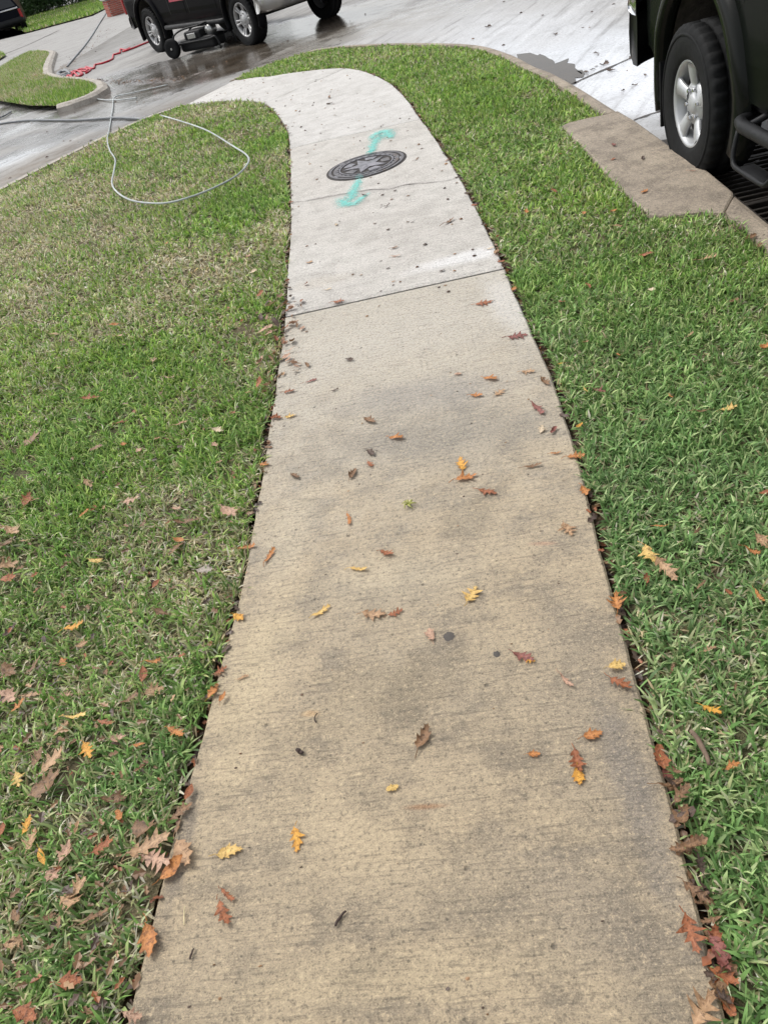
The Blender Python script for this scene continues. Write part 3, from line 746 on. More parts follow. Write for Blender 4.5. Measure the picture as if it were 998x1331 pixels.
def dryR(P):
    n = fbm(P, 1.6, 41); n2 = fbm(P, 4.5, 43)
    y = pix(np.c_[P, np.zeros(len(P))])[:, 1]
    d = np.interp(y, [60, 110, 200, 300, 420, 600, 1331], [.28, .16, .22, .24, .15, .13, .12]) + (n - .5) * .5 + (n2 - .5) * .35
    d = np.maximum(d, blobs2d(P, [(500,72,.5,.55),(420,75,.4,.55),(700,120,.2,.5),(640,310,.15,.4),(900,300,.25,.4),(720,210,.25,.35),(690,330,.15,.35)]))
    return np.clip(d, .02, .8)
def palL(P):
    y = pix(np.c_[P, np.zeros(len(P))])[:, 1]; return np.clip(np.interp(y, [400, 700, 1000], [.0, .25, .55]) + (fbm(P, 1.2, 3) - .5), 0, 1)
def palR(P):
    y = pix(np.c_[P, np.zeros(len(P))])[:, 1]; return np.clip(np.interp(y, [100, 350, 600], [.0, .25, .85]) + (fbm(P, 1.2, 4) - .5) * .8, 0, 1)
blades('lawn_grass', lawnL, dens, dryL, palL, 'patchy green and straw coloured grass of the lawn left of the sidewalk', ELs, bare=[(205,1105,.07,.8),(150,1130,.09,.7),(20,730,.16,.7),(30,900,.13,.7),(120,1200,.08,.6),(245,700,.12,.5),(320,420,.15,.5),(70,990,.09,.5)])
blades('lawn_grass', lawnR, dens, dryR, palR, 'dense green grass of the lawn right of the sidewalk', ERs)
#PART2
# ================================================================== vehicles
M_TYRE = plain('tyre rubber', (.010,.0105,.011), .8, 0, .3, 25, .002, spec=.15)
M_ALLOY = plain('silver alloy', (.40,.41,.42), .42, .45, .08, 20)
M_CHROME = plain('chrome', (.62,.63,.65), .14, 1.0, .06, 6)
M_DARKHOLE = plain('brake shadow metal', (.03,.028,.027), .7, .3)
M_PLASTIC = plain('black plastic trim', (.011,.0115,.0125), .5, 0, .25, 40, .001, spec=.2)
M_WELL = plain('muddy wheel well liner', (.05,.044,.038), .9, 0, .6, 14, .01)
M_UNDER = plain('underbody', (.015,.014,.014), .8)
M_GLASS = plain('tinted window glass', (.012,.014,.016), .06, 0, .1, 5, 0, .4)
M_LAMP_RED = plain('red lamp lens', (.30,.012,.012), .2)
M_LAMP_CLR = plain('clear lamp lens', (.55,.57,.58), .15)
def paintm(name, col, r=.22): return plain(name, [x * .5 for x in col], .22, 0, .2, 3, 0, .06, .02)
def wheel_meshes(R, rim, wd, style):
    n = 144; hw = wd / 2
    prof = [(rim * .96, -hw * .80), (rim * 1.03, -hw * .93), (rim * 1.12, -hw * .99), ((R + rim) / 2, -hw * 1.04), (R * .93, -hw * 1.0), (R * .975, -hw * .93)]
    tread = [(R, -hw * .86), (R, -hw * .45), (R - .011, -hw * .42), (R - .011, -hw * .30), (R, -hw * .27), (R, hw * .27), (R - .011, hw * .30), (R - .011, hw * .42), (R, hw * .45), (R, hw * .86)]
    full = prof + tread + [(r, -y) for r, y in prof[::-1]]; p0 = len(prof)
    def rf(i, j, r):
        k = i - p0
        if k in (0, 1) : return r - (.012 if j % 4 == 0 else 0)
        if k in (8, 9): return r - (.012 if j % 4 == 2 else 0)
        if k in (4, 5): return r - (.011 if j % 6 == 0 else 0)
        if i in (p0 - 1, len(full) - p0): return r - (.008 if j % 4 == (0 if i < p0 else 2) else 0)
        return r
    ty = MB().lathe(full, n, rfun=rf)
    # ring ridge on the sidewall
    for s in (-1, 1): ty.lathe([((R + rim) / 2 + .03, s * hw * 1.03), ((R + rim) / 2 + .034, s * hw * 1.06), ((R + rim) / 2 + .042, s * hw * 1.05), ((R + rim) / 2 + .046, s * hw * 1.02)], 72)
    yo = -hw * .86          # outer face towards -y
    rm = MB().lathe([(rim * .90, hw * .8), (rim * .86, hw * .3), (rim * .88, yo * .35), (rim * .905, yo * .9), (rim * .955, yo * 1.0), (rim * 1.0, yo * 1.03), (rim * 1.015, yo * .98), (rim * .985, yo * .8)], 96)
    br = MB().lathe([(.02, yo * .12), (rim * .62, yo * .12), (rim * .62, yo * .05), (.02, yo * .05)], 48)
    br.lathe([(.02, yo * .42), (rim * .88, yo * .42)], 48)  # dark plate standing in for the shade behind the spokes
    sp = MB(); hub = (.135 if style == 'broad' else .16) * R / .38
    def spoke(a, w0, w1, tw=0.0):
        r0, r1 = hub * .62, rim * .93; rot = Matrix.Rotation(-a, 3, 'Y')
        st_ = []
        for k in range(6):
            t = k / 5; r = r0 + (r1 - r0) * t; ww = w0 + (w1 - w0) * t + (.02 * rim / .2 * max(0, t - .72) / .28)
            yf = yo * (.62 + .36 * t ** .8) if style != 'broad' else yo * (.80 + .18 * math.sin(t * math.pi / 2))
            st_.append([(r, yf + .016, tw * t - ww / 2), (r, yf + .002, tw * t - ww / 2 * .82), (r, yf - .004, tw * t), (r, yf + .002, tw * t + ww / 2 * .82), (r, yf + .016, tw * t + ww / 2), (r, yf + .032, tw * t + ww * .36), (r, yf + .032, tw * t - ww * .36)])
        V = [tuple(rot @ Vector(p)) for ring_ in st_ for p in ring_]; F = []
        for i in range(5):
            for j in range(7): F.append((i*7+j, i*7+(j+1) % 7, (i+1)*7+(j+1) % 7, (i+1)*7+j))
        F += [tuple(range(7)), tuple(35 + j for j in range(7))[::-1]]; return V, F
    spokes = []
    if style == 'broad':
        for i in range(5): spokes.append(spoke(2*math.pi*i/5 + .32, .066, .092))
    else:
        for i in range(6):
            for d in (-.13, .13): spokes.append(spoke(2*math.pi*i/6 + d + .2, .034, .036))
    hubm = MB().lathe([(.001, yo * .90), (hub * .30, yo * .89), (hub * .35, yo * .84), (hub * .40, yo * .76), (hub * .78, yo * .74), (hub * .84, yo * .6), (hub * .8, yo * .1)], 40)
    nut = []
    for i in range(6):
        a = 2*math.pi*i/6 + .2; nut.append(MB().lathe([(.001, yo * .92), (.009, yo * .92), (.011, yo * .86), (.012, yo * .6)], 8, (hub * .56 * math.cos(a), 0, hub * .56 * math.sin(a))))
    return ty, rm, br, spokes, hubm, nut
def add_wheels(root, spots, R, rim, wd, style, alloy):
    ty, rm, br, spokes, hubm, nut = wheel_meshes(R, rim, wd, style); first = None
    for (x, y, z, side, steer) in spots:
        if first is None:
            wo = rm.build('wheel', alloy, root, True)
            kids = [ty.build('tyre', M_TYRE, wo, True), br.build('brake_disc_shade_plate', M_DARKHOLE, wo), hubm.build('hub_cap', alloy, wo, True)] + [q.build('lug_nut', M_CHROME, wo) for q in nut]
            sh = []
            for V, F in spokes: kids.append(mesh_obj('spoke', V, F, alloy, wo, True))
            for q in kids[:1] + kids[3:]:
                pass
            first = (wo, kids)
        else:
            wo = first[0].copy(); COL.objects.link(wo); wo.parent = root
            for q in first[1]:
                c = q.copy(); COL.objects.link(c); c.parent = wo
        wo.location = (x, y, z); wo.rotation_euler = (0, 0, (0 if side < 0 else math.pi) + steer)
def pickup(name, loc, heading, p, label, cat='truck'):
    """local frame: x forward, y left, origin on the ground under the rear axle"""
    root = empty(name, loc, heading); tag(root, label, cat)
    WB, R, hw, arch = p['WB'], p['R'], p['hw'], p['arch']; paint = p['paint']
    xr, xf, zb, zs = p['xr'], WB + p['front'], p['zb'], p['zs']      # tail, nose, rocker height, shoulder height
    hood_z = p.get('hood', zs - .04); cabx0, cabx1 = p['cab']         # cab from..to
    def yside(x, z):
        t = (z - zb) / (zs - zb); b = hw - .02 - .075 * max(0, t - .62) ** 1.3 * 1.6 - .05 * max(0, .25 - t)
        e = max(0, (xr + .30 - x) / .30); b -= .16 * e * e
        e = max(0, (x - xf + .55) / .55); b -= .30 * e * e
        return b
    def ztop(x):
        if x > cabx1: return hood_z - .10 * ((x - cabx1) / (xf - cabx1)) ** 2
        return zs
    xs = sorted(set([round(v, 4) for v in np.arange(xr, xf + .001, .06)] + [xf] + [round(c + s * (arch - .001), 4) for c in (0, WB) for s in (-1, 1)] + [round(c + arch * math.cos(a), 4) for c in (0, WB) for a in np.linspace(0, math.pi, 25)]))
    def zbot(x):
        z = zb
        if x < xr + .35: z = zb + .05
        for c in (0, WB):
            d = abs(x - c)
            if d < arch: z = max(z, p['archz'] + math.sqrt(arch ** 2 - d * d))
        return z
    NZ = 12; V = []; F = []; m = 2 * (NZ + 1)
    for x in xs:
        a, b = zbot(x), ztop(x)
        col = [(x, -yside(x, a + (b - a) * k / NZ), a + (b - a) * k / NZ) for k in range(NZ + 1)]
        V += col + [(q[0], -q[1], q[2]) for q in col[::-1]]
    for i in range(len(xs) - 1):
        for j in range(m - 1): a = i * m + j; F.append((a, a + m, a + m + 1, a + 1))
    F.append(tuple(range(m))); F.append(tuple((len(xs) - 1) * m + j for j in range(m))[::-1])
    mesh_obj('body', V, F, paint, root)
    # wheel wells and underbody
    for c in (0, WB):
        n = 24
        for s in (-1, 1):
            wl_ = MB(); Vv = []
            for i in range(n + 1):
                a = math.pi * i / n; r = arch + .004
                for y in (hw - .07, hw - .42): Vv.append((c + r * math.cos(a), s * y, p['archz'] + r * math.sin(a)))
            Ff = [(2*i, 2*i+1, 2*i+3, 2*i+2) for i in range(n)]; Ff.append(tuple(2*i+1 for i in range(n + 1)))
            wl_.add(Vv, Ff); wl_.build('wheel_well', M_WELL, root)
    ub = MB()
    ub.box(((arch + WB - arch) / 2, 0, zb + .02), (WB - 2 * arch - .02, 2 * hw - .16, .14))
    ub.box((WB / 2, 0, zb - .04), (WB + 1.2, .9, .12)); ub.tube([(0, -hw + .28, R), (0, hw - .28, R)], .06, 10); ub.tube([(WB, -hw + .28, R), (WB, hw - .28, R)], .05, 10)
    ub.box((0, .05, R), (.28, .3, .26), bev=.05); ub.build('chassis', M_UNDER, root)
    # fender flares
    if p.get('flare', True):
        for c in (0, WB):
            for s in (-1, 1):
                fl = MB(); Vv = []; n = 40; a0, a1 = p.get('flare_a', (-.35, math.pi + .35))
                for i in range(n + 1):
                    a = a0 + (a1 - a0) * i / n
                    for dr, dy in ((-.012, -.03), (-.012, .028), (.010, .045), (.055, .042), (.085, .022), (.095, -.012)):
                        r = arch + dr; x = c + r * math.cos(a); z = p['archz'] + r * math.sin(a); zz = min(max(z, zb), zs - .03)
                        Vv.append((x, s * (yside(min(max(x, xr), xf), zz) + dy), z))
                fl.add(Vv, [(i*6+j, i*6+j+1, (i+1)*6+j+1, (i+1)*6+j) for i in range(n) for j in range(5)] + [tuple(range(6))[::-1], tuple(n*6+j for j in range(6))])
                fl.build('fender_flare', p.get('flare_mat', paint), root, True)
    # cab
    ch = p['cabh']; cb = MB(); prof = [(cabx0, zs - .01), (cabx0 + p['rake_r'], zs + ch), (cabx1 - p['rake_f'] - .25, zs + ch + .01), (cabx1 - p['rake_f'] + .05, zs + ch - .05), (cabx1 + .12, zs - .03)]
    def ycab(z): return hw - .10 - .24 * max(0, (z - zs)) / ch
    k = len(prof); Vv = [(x, -ycab(z), z) for x, z in prof] + [(x, ycab(z), z) for x, z in prof]
    cb.add(Vv, [tuple(range(k)), tuple(k + i for i in range(k))[::-1]] + [(i, k + i, k + i + 1, i + 1) for i in range(k - 1)]); cb.build('cab', paint, root)
    def glass(x0a, x0b, x1b, x1a, z0, z1, s):
        mb = MB(); q = [(x0a, z0), (x0b, z1), (x1b, z1), (x1a, z0)]
        o = [(x, s * (ycab(z) + .004), z) for x, z in q] + [(x, s * (ycab(z) - .01), z) for x, z in q]
        mb.add(o, [(0,1,2,3), (4,5,6,7), (0,1,5,4), (1,2,6,5), (2,3,7,6), (3,0,4,7)]); return mb.build('window', M_GLASS, root)
    cm = p.get('pillar', (cabx0 + cabx1) / 2 - .25); z0, z1 = zs + .05, zs + ch - .09
    for s in (-1, 1):
        glass(cabx0 + .12 + p['rake_r'] * .2, cabx0 + .10 + p['rake_r'], cm - .05, cm - .05, z0, z1, s)
        glass(cm + .05, cm + .05, cabx1 - p['rake_f'] - .16, cabx1 - .10, z0, z1, s)
        # doors: panels standing 5 mm proud of the body, leaving shut lines
        for xa, xb in ((max(cabx0 + .08, arch * 1.02 + .12), cm - .008), (cm + .008, min(cabx1 - .05, WB - arch - .16))):
            nx, nz = 14, 10; Vd = []
            for i in range(nx + 1):
                for j in range(nz + 1):
                    x = xa + (xb - xa) * i / nx; z = zb + .07 + (zs - .02 - zb - .07) * j / nz; e = .006 if 0 < i < nx and 0 < j < nz else -.004
                    Vd.append((x, s * (yside(x, z) + e), z))
            d = mesh_obj('door', Vd, [(i*(nz+1)+j, i*(nz+1)+j+1, (i+1)*(nz+1)+j+1, (i+1)*(nz+1)+j) for i in range(nx) for j in range(nz)], paint, root)
            hz = zs - .17; MB().box((xa + .16, s * (yside(xa, hz) + .03), hz), (.17, .035, .035), bev=.012).build('handle', p.get('handle', paint), d)
    # front and rear glass
    for nm, xa, xb, d in (('windscreen', cabx1 + .12, cabx1 - p['rake_f'] + .05, .012), ('rear_window', cabx0, cabx0 + p['rake_r'], -.012)):
        mb = MB(); za, zc_ = zs + .06, zs + ch - .10
        def X(z): return xa + (xb - xa) * (z - zs) / ch + d
        q = [(X(za), -(ycab(za) - .10), za), (X(zc_), -(ycab(zc_) - .10), zc_), (X(zc_), ycab(zc_) - .10, zc_), (X(za), ycab(za) - .10, za)]
        mb.add(q + [(x - d * 1.6, y, z) for x, y, z in q], [(0,1,2,3), (4,5,6,7), (0,1,5,4), (1,2,6,5), (2,3,7,6), (3,0,4,7)]); mb.build(nm, M_GLASS, root)
    # bumpers
    def bumper(nm, x, d, zc_, hgt, mat, wrap, wid=0.0, lip=True):
        mb = MB(); Vv = []; n = 28; W = hw + wid
        for i in range(n + 1):
            u = -1 + 2 * i / n; y = u * W; back = wrap * max(0, abs(u) - .72) ** 2 / .0784
            for ox, oz in ((-.10, hgt*.5), (-.02, hgt*.5), (.045, hgt*.36), (.06, 0), (.045, -hgt*.34), (-.02, -hgt*.5), (-.10, -hgt*.5)):
                Vv.append((x + d * (ox - back), y, zc_ + oz))
        mb.add(Vv, [(i*7+j, i*7+j+1, (i+1)*7+j+1, (i+1)*7+j) for i in range(n) for j in range(6)] + [tuple(range(7)), tuple(n*7+j for j in range(7))[::-1]])
        return mb.build(nm, mat, root, True)
    fb = bumper('front_bumper', xf + .02, 1, zb + .12, .34, p['fbump'], .34)
    for s in (-1, 1):
        g = MB(); mR = Matrix.Rotation(-math.pi / 2 * 0, 3, 'Z')
        cx_, cy_, cz_ = xf + .045, s * (hw - .33), zb + .13
        V_ = []; F_ = []
        for i in range(24):
            a = 2*math.pi*i/24
            for r, o in ((.085, .01), (.080, .035), (.062, .035), (.058, .012)): V_.append((cx_ + o, cy_ + r * math.cos(a), cz_ + r * math.sin(a)))
        for i in range(24):
            for j in range(3): F_.append((i*4+j, i*4+j+1, ((i+1) % 24)*4+j+1, ((i+1) % 24)*4+j))
        fo = mesh_obj('fog_lamp', V_, F_, M_CHROME, fb, True)
        mesh_obj('fog_lens', [(cx_ + .02, cy_ + .06*math.cos(2*math.pi*i/20), cz_ + .06*math.sin(2*math.pi*i/20)) for i in range(20)] + [(cx_ - .02, cy_ + .06*math.cos(2*math.pi*i/20), cz_ + .06*math.sin(2*math.pi*i/20)) for i in range(20)], [tuple(range(20))] + [(i, 20+i, 20+(i+1) % 20, (i+1) % 20) for i in range(20)], M_LAMP_CLR, fb)
        hl = MB().box((xf - .12, s * (hw - .26), hood_z - .17), (.30, .34, .20), bev=.05).build('headlight', M_LAMP_CLR, root)
        MB().box((xr + .02, s * (hw - .16), zs - p.get('tail', .28)), (.10, .17, .38), bev=.03).build('tail_light', M_LAMP_RED, root)
    gr = MB().box((xf + .0, 0, hood_z - .24), (.08, 2 * hw - .95, .30), bev=.03).build('grille', M_PLASTIC, root)
    rb = bumper('rear_bumper', xr - p.get('rbx', .04), -1, zb + p.get('rbz', .10), p.get('rbh', .22), p['rbump'], p.get('rwrap', .30), p.get('rbwid', -.01))
    if p.get('corner'):
        bumper('bumper_cap', xr - p.get('rbx', .04) - .004, -1, zb + p['rbz'] + p['rbh'] / 2 - .02, .085, M_CHROME, p['rwrap'], p['rbwid'] + .006).parent = rb
    MB().box((xr - .02, 0, zs - .26), (.03, 2 * hw - .42, zs - zb - .30), bev=.015).build('tailgate', paint, root)
    # running boards
    for s in (-1, 1):
        sb = MB(); y = s * (hw + p.get('sb_out', .02)); zt = p['sbz']; xa, xb = arch + p.get('sb0', .10), WB - arch - .10
        sb.tube([(xa, y - s * .10, zt), (xa + .05, y - s * .02, zt), (xa + .12, y, zt), (xb - .12, y, zt), (xb - .05, y - s * .02, zt), (xb, y - s * .10, zt)], p.get('sbr', .042), 12)
        for x in np.linspace(xa + .15, xb - .15, 4): sb.tube([(x, y, zt), (x, y - s * .30, zt + .10)], .016, 6)
        so_ = sb.build('running_board', M_PLASTIC, root, True)
        if p.get('hoop'):
            for x0_ in (xa + .09, WB * .55):
                hp = MB().tube(smooth_path([(x0_, y, zt), (x0_ + .02, y + s * .03, zt - .10), (x0_ + .05, y + s * .04, zt - .155), (x0_ + .12, y + s * .04, zt - .165), (x0_ + .34, y + s * .04, zt - .165), (x0_ + .40, y + s * .04, zt - .15), (x0_ + .44, y + s * .03, zt - .10), (x0_ + .46, y, zt)], .04), (.012), 8)
                hp.box((x0_ + .23, y + s * .005, zt - .165), (.26, .085, .022), bev=.008)
                hp.build('step', M_PLASTIC, so_, True)
    if p.get('flap'):
        for s in (-1, 1): MB().box((-arch + .02, s * (hw - .13), p['archz'] - .03), (.016, .26, .50), Matrix.Rotation(R_(-6), 3, 'Y'), .006).build('mud_flap', M_PLASTIC, root)
    ws = [(0, -p['track'], R, -1, 0), (WB, -p['track'], R, -1, p.get('steer', 0)), (0, p['track'], R, 1, 0), (WB, p['track'], R, 1, p.get('steer', 0))]
    add_wheels(root, ws, R, p['rim'], p['tw'], p['style'], p['alloy'])
    return root
# --- near truck at the right edge
hdn = R_(83.2966); Fv = np.array([-math.cos(hdn), -math.sin(hdn), 0]); Lv = np.array([-Fv[1], Fv[0], 0])   # forward, left
RN = .384; face = np.array([2.21368, 4.25104, 0]); hwN = .93; twN = .265
trackN = hwN - twN / 2 + .035
c0 = face + Lv * (trackN + twN / 2 * .86)
M_FLARE = plain('glossy dark flare', (.006,.007,.006), .22, 0, .2, 3, 0, .14, .05)
M_GREENBLK = paintm('dark green black paint', (.010,.0125,.010), .25)
near = pickup('pickup_truck', (c0[0], c0[1], STREET_Z), math.atan2(Fv[1], Fv[0]),
    dict(WB=3.2, R=RN, rim=.217, tw=twN, style='broad', alloy=M_ALLOY, hw=hwN, arch=.53, archz=.44, zb=.50, zs=1.16, xr=-1.05, front=.92, cab=(.75, 2.75), cabh=.58, rake_r=.12, rake_f=.62, track=trackN,
         paint=M_GREENBLK, fbump=M_GREENBLK, rbump=M_PLASTIC, rbz=.11, rbh=.34, rwrap=.16, rbwid=.02, rbx=.07, tail=.08, corner=True, sbz=.43, sbr=.031, sb_out=.03, sb0=.06, hoop=True, flap=True, flare_mat=M_FLARE), 
    'dark green pickup truck with silver five spoke wheels parked over the drain grate')
# --- far black truck
hf = R_(-59.5915); Ff_ = np.array([math.cos(hf), math.sin(hf), 0]); Lf_ = np.array([-Ff_[1], Ff_[0], 0])
pf = np.array([.1202, 16.1126, 0]); rearc = pf - 3.7 * Ff_ + Lf_ * .86
M_BLACK = paintm('black paint', (.008,.008,.010), .2); M_SILVER = plain('silver bumper', (.42,.42,.41), .28, .7, .08, 5)
M_ALLOY2 = plain('machined alloy', (.36,.36,.36), .42, .5, .1, 20)
far = pickup('pickup_truck', (rearc[0], rearc[1], -.12), hf,
    dict(WB=3.7, R=.41, rim=.262, tw=.275, style='multi', alloy=M_ALLOY2, hw=1.0, arch=.53, archz=.46, zb=.52, zs=1.22, xr=-1.15, front=.97, cab=(.95, 3.15), cabh=.64, rake_r=.12, rake_f=.66, track=.86,
         paint=M_BLACK, fbump=M_SILVER, rbump=M_PLASTIC, rbz=.08, rbh=.24, sbz=.44, sb_out=.0, flare=True, flare_mat=M_BLACK, handle=M_CHROME),
    'black pickup truck with silver front bumper and chrome ten spoke wheels on the wet street')
M_DOOR_RED = plain('red door patch', (.36,.035,.06), .45)
o = MB().box((1.55, -1.012, .98), (.62, .006, .26)).build('door_patch', M_DOOR_RED, far)  # flat red rectangle on the door
# --- dark vehicle far left
cl = at(4, 50, -.12); cr_ = at(27, 43, -.12); ax = (cr_ - cl) / np.linalg.norm(cr_ - cl); fw = np.array([-ax[1], ax[0], 0])
midr = (cl + cr_) / 2
suv = pickup('suv', (midr[0], midr[1], -.12), math.atan2(fw[1], fw[0]),
    dict(WB=2.8, R=.37, rim=.23, tw=.24, style='multi', alloy=M_ALLOY2, hw=.93, arch=.46, archz=.40, zb=.45, zs=1.08, xr=-.85, front=.90, cab=(-.75, 2.1), cabh=.66, rake_r=.25, rake_f=.75, track=.78,
         paint=paintm('navy black paint', (.012,.014,.022), .25), fbump=M_PLASTIC, rbump=M_PLASTIC, rbz=.10, rbh=.28, sbz=.36, sbr=.03, flare=False),
    'dark navy vehicle parked in front of the green hedge at the far left corner', 'car')
MB().box((-.88, 0, 1.05), (.05, 1.5, .07), bev=.015).build('trim_strip', M_CHROME, suv)

# --- pressure washer lying beside the far truck
mpos = at(238, 72, STREET_Z)
mw = empty('pressure_washer', (mpos[0], mpos[1], STREET_Z), R_(-38)); tag(mw, 'black wheeled pressure washer with pipe frame standing beside the black truck', 'machine')
b = MB(); b.box((.45, .10, .29), (.42, .36, .16), bev=.04); b.box((.52, .10, .15), (.86, .40, .20), bev=.05); b.build('engine', M_PLASTIC, mw)
b = MB(); b.lathe([(.001, -.09), (.075, -.09), (.085, -.05), (.085, .05), (.075, .09), (.001, .09)], 20, (.80, .10, .32)); b.build('pump', M_SILVER, mw, True)
MB().box((.45, -.095, .29), (.20, .03, .09), bev=.01).build('recoil_cover', M_SILVER, mw)
fr = MB()
for y in (-.14, .34):
    fr.tube(smooth_path([(-.05, y, .16), (.15, y, .20), (.85, y, .20), (1.05, y, .22), (1.10, y, .10), (1.10, y, .015)], .05), .018, 8)
    fr.tube(smooth_path([(.02, y, .22), (.05, y, .34), (.3, y, .42), (.75, y, .44)], .05), .016, 8)
fr.tube([(.75, -.14, .44), (.75, .34, .44)], .016, 8); fr.tube([(.15, -.14, .20), (.15, .34, .20)], .016, 8); fr.tube([(.85, -.14, .20), (.85, .34, .20)], .016, 8)
fr.build('frame', M_PLASTIC, mw, True)
wme = None
for y in (-.22, .42):
    mb = MB().lathe([(.04, -.04), (.10, -.045), (.155, -.05), (.165, -.03), (.165, .03), (.155, .05), (.10, .045), (.04, .04)], 36).lathe([(.001, -.03), (.05, -.035), (.05, .035), (.001, .03)], 20)
    if wme is None: o = mb.build('wheel', M_TYRE, mw, True); wme = o.data
    else: o = link(bpy.data.objects.new('wheel', wme), mw)
    o.location = (0, y, .165)
MB().tube([(0, -.26, .165), (0, .46, .165)], .022, 8).build('axle', M_SILVER, mw)

# ================================================================== hoses
def hose(name, pts, r, mat, label, cat='hose', step=.06, wob=.0):
    P = smooth_path(pts, step)
    if wob: P = [p + np.array([random.uniform(-wob, wob), random.uniform(-wob, wob), 0]) for p in P]
    o = MB().tube(P, r, 8).build(name, mat, None, True); return tag(o, label, cat)
def LW(x, y, d=.045): return att(x, y, d)
def SW(x, y, d=.018): return at(x, y, STREET_Z + d)
M_HOSE_G = plain('pale grey hose', (.36,.39,.39), .5, 0, .25, 8); M_HOSE_B = plain('dark grey hose', (.17,.18,.19), .55, 0, .2, 8)
M_HOSE_R = plain('red hose', (.42,.02,.035), .4, 0, .2, 8)
pts = [SW(218,110), SW(175,120), SW(150,126), SW(147,140), SW(143,165), LW(140,181), LW(143,195), LW(150,207), LW(149,220), LW(146,238), LW(153,250), LW(170,260), LW(195,264), LW(222,263), LW(262,251), LW(302,232), LW(320,216), LW(322,203), LW(300,188), LW(270,170), LW(240,159), LW(210,150)]
hose('hose', pts, .0078, M_HOSE_G, 'pale grey hose looped over the grass of the left lawn')
hose('hose', [SW(112,104), SW(109,112), SW(113,121), SW(124,128), SW(150,130), SW(178,127)], .009, M_HOSE_G, 'short curl of pale hose on the gutter beside the grass island')
hose('hose', [SW(-60,172), SW(0,161), SW(20,158), SW(45,156), SW(100,156), SW(150,153), SW(190,155)], .016, M_HOSE_B, 'dark grey hose lying across the street in front of the left lawn')
hose('hose', [SW(-40,166), SW(0,153), SW(15,145)], .012, M_HOSE_B, 'dark hose end on the street by the left picture edge')
hose('hose', [SW(150,-8), SW(141,12), SW(130,30), SW(120,46), SW(110,60), SW(98,74), SW(88,86)], .018, M_HOSE_B, 'thin dark hose running up the pale driveway to the brick pillar')
hose('hose', [SW(-30,126), SW(0,114,.09), SW(20,106,.09), SW(45,99,.09), SW(60,98,.08), SW(72,102), SW(86,103), SW(94,100), SW(89,97), SW(96,94), SW(102,99), SW(108,96), SW(104,92), SW(114,92), SW(112,87), SW(122,89), SW(124,84), SW(134,82), SW(146,77), SW(148,71), SW(156,69), SW(157,64), SW(166,65), SW(170,62), SW(160,67), SW(172,63), SW(200,52), SW(225,46)], .020, M_HOSE_R, 'red hose snaking from the grass island toward the black truck', step=.15)
hose('hose', [SW(86,102), SW(92,94), SW(100,97), SW(94,103), SW(88,98), SW(98,92), SW(106,95), SW(100,101), SW(92,99), SW(104,90), SW(118,90), SW(112,95)], .020, M_HOSE_R, 'tangled coil of red hose on the driveway beside the grass island', step=.15)
hose('hose', [SW(78,101), SW(76,96), SW(84,91), SW(90,95), SW(80,98), SW(76,95), SW(86,92), SW(91,97), SW(82,100)], .035, M_HOSE_B, 'dark coil of hose beside the red coil on the driveway', step=.15)

# ================================================================== far left: grass island, verge, hedge, pillar
isl_px = [(-40,100),(0,88),(20,76),(38,67),(52,66),(64,68),(60,78),(56,88),(57,97),(75,102),(95,103),(115,106),(124,110),(125,116),(110,125),(92,131),(75,136),(40,136),(0,130),(-60,118)]
isl = [at(x, y, STREET_Z + .10) for x, y in isl_px]
def Zi(x, y): return STREET_Z + .085
struct(poly_sheet('lawn_soil', isl, 0, M_THATCH, 1, Zi))
def Z_const(v): return lambda x, y: np.full(np.shape(x), v)
_Zt = Zt
def lawn_at(z, *a, **k):
    global Zt
    Zt = Z_const(z); r = blades(*a, **k); Zt = _Zt; return r
def dryI(P): return np.clip(.42 + (fbm(P, .9, 51) - .5) * .9 - .35 * np.exp(-((P - at(100,125,0)[:2]) ** 2).sum(1) / 1.2), .05, .8)
def palZ(P): return np.zeros(len(P))
_pix = pix
def blades_far(name, poly, z, n_m2, dry, label, L=(.05, .09), Wd=.022):
    P = np.array([p[:2] for p in poly]); lo, hi = P.min(0), P.max(0); n = int(np.prod(hi - lo) * n_m2)
    q = lo + rng.random((n, 2)) * (hi - lo); q = q[inside(q, P)]; n = len(q)
    a = rng.random(n) * 6.283; t = rng.uniform(.1, 1.0, n); l = rng.uniform(*L, n)
    d = dry(q); isd = rng.random(n) < d; c = GREENS[rng.integers(0, 5, n)]; c = np.where(isd[:, None], STRAW[rng.integers(0, 5, n)], c) * rng.uniform(.7, 1.25, n)[:, None]
    s = np.c_[-np.sin(a), np.cos(a), np.zeros(n)] * (Wd / 2); b = np.c_[q, np.full(n, z)]; tip = b + np.c_[np.cos(a) * np.sin(t), np.sin(a) * np.sin(t), np.cos(t)] * l[:, None]
    V = np.stack([b - s, b + s, tip], 1).reshape(-1, 3); T = np.arange(3 * n).reshape(-1, 3)
    me = bpy.data.meshes.new(name); me.vertices.add(3 * n); me.vertices.foreach_set('co', V.astype(np.float32).ravel()); me.loops.add(3 * n); me.loops.foreach_set('vertex_index', T.astype(np.int32).ravel())
    me.polygons.add(n); me.polygons.foreach_set('loop_start', (np.arange(n) * 3).astype(np.int32)); me.update(calc_edges=True)
    ca_ = me.color_attributes.new('tint', 'FLOAT_COLOR', 'POINT'); ca_.data.foreach_set('color', np.c_[np.repeat(c, 3, 0), np.ones(3 * n)].astype(np.float32).ravel())
    me.materials.append(M_GRASS); o = link(bpy.data.objects.new(name, me)); print(name, n); return tag(o, label, 'grass', kind='stuff')
blades_far('island_grass', isl, STREET_Z + .08, 1300, dryI, 'patchy green and tan grass on the kerbed island across the street')
isl_k = isl[4:17]
iko = inset(isl_k, .22, 1)
ci = np.array(isl).mean(0)
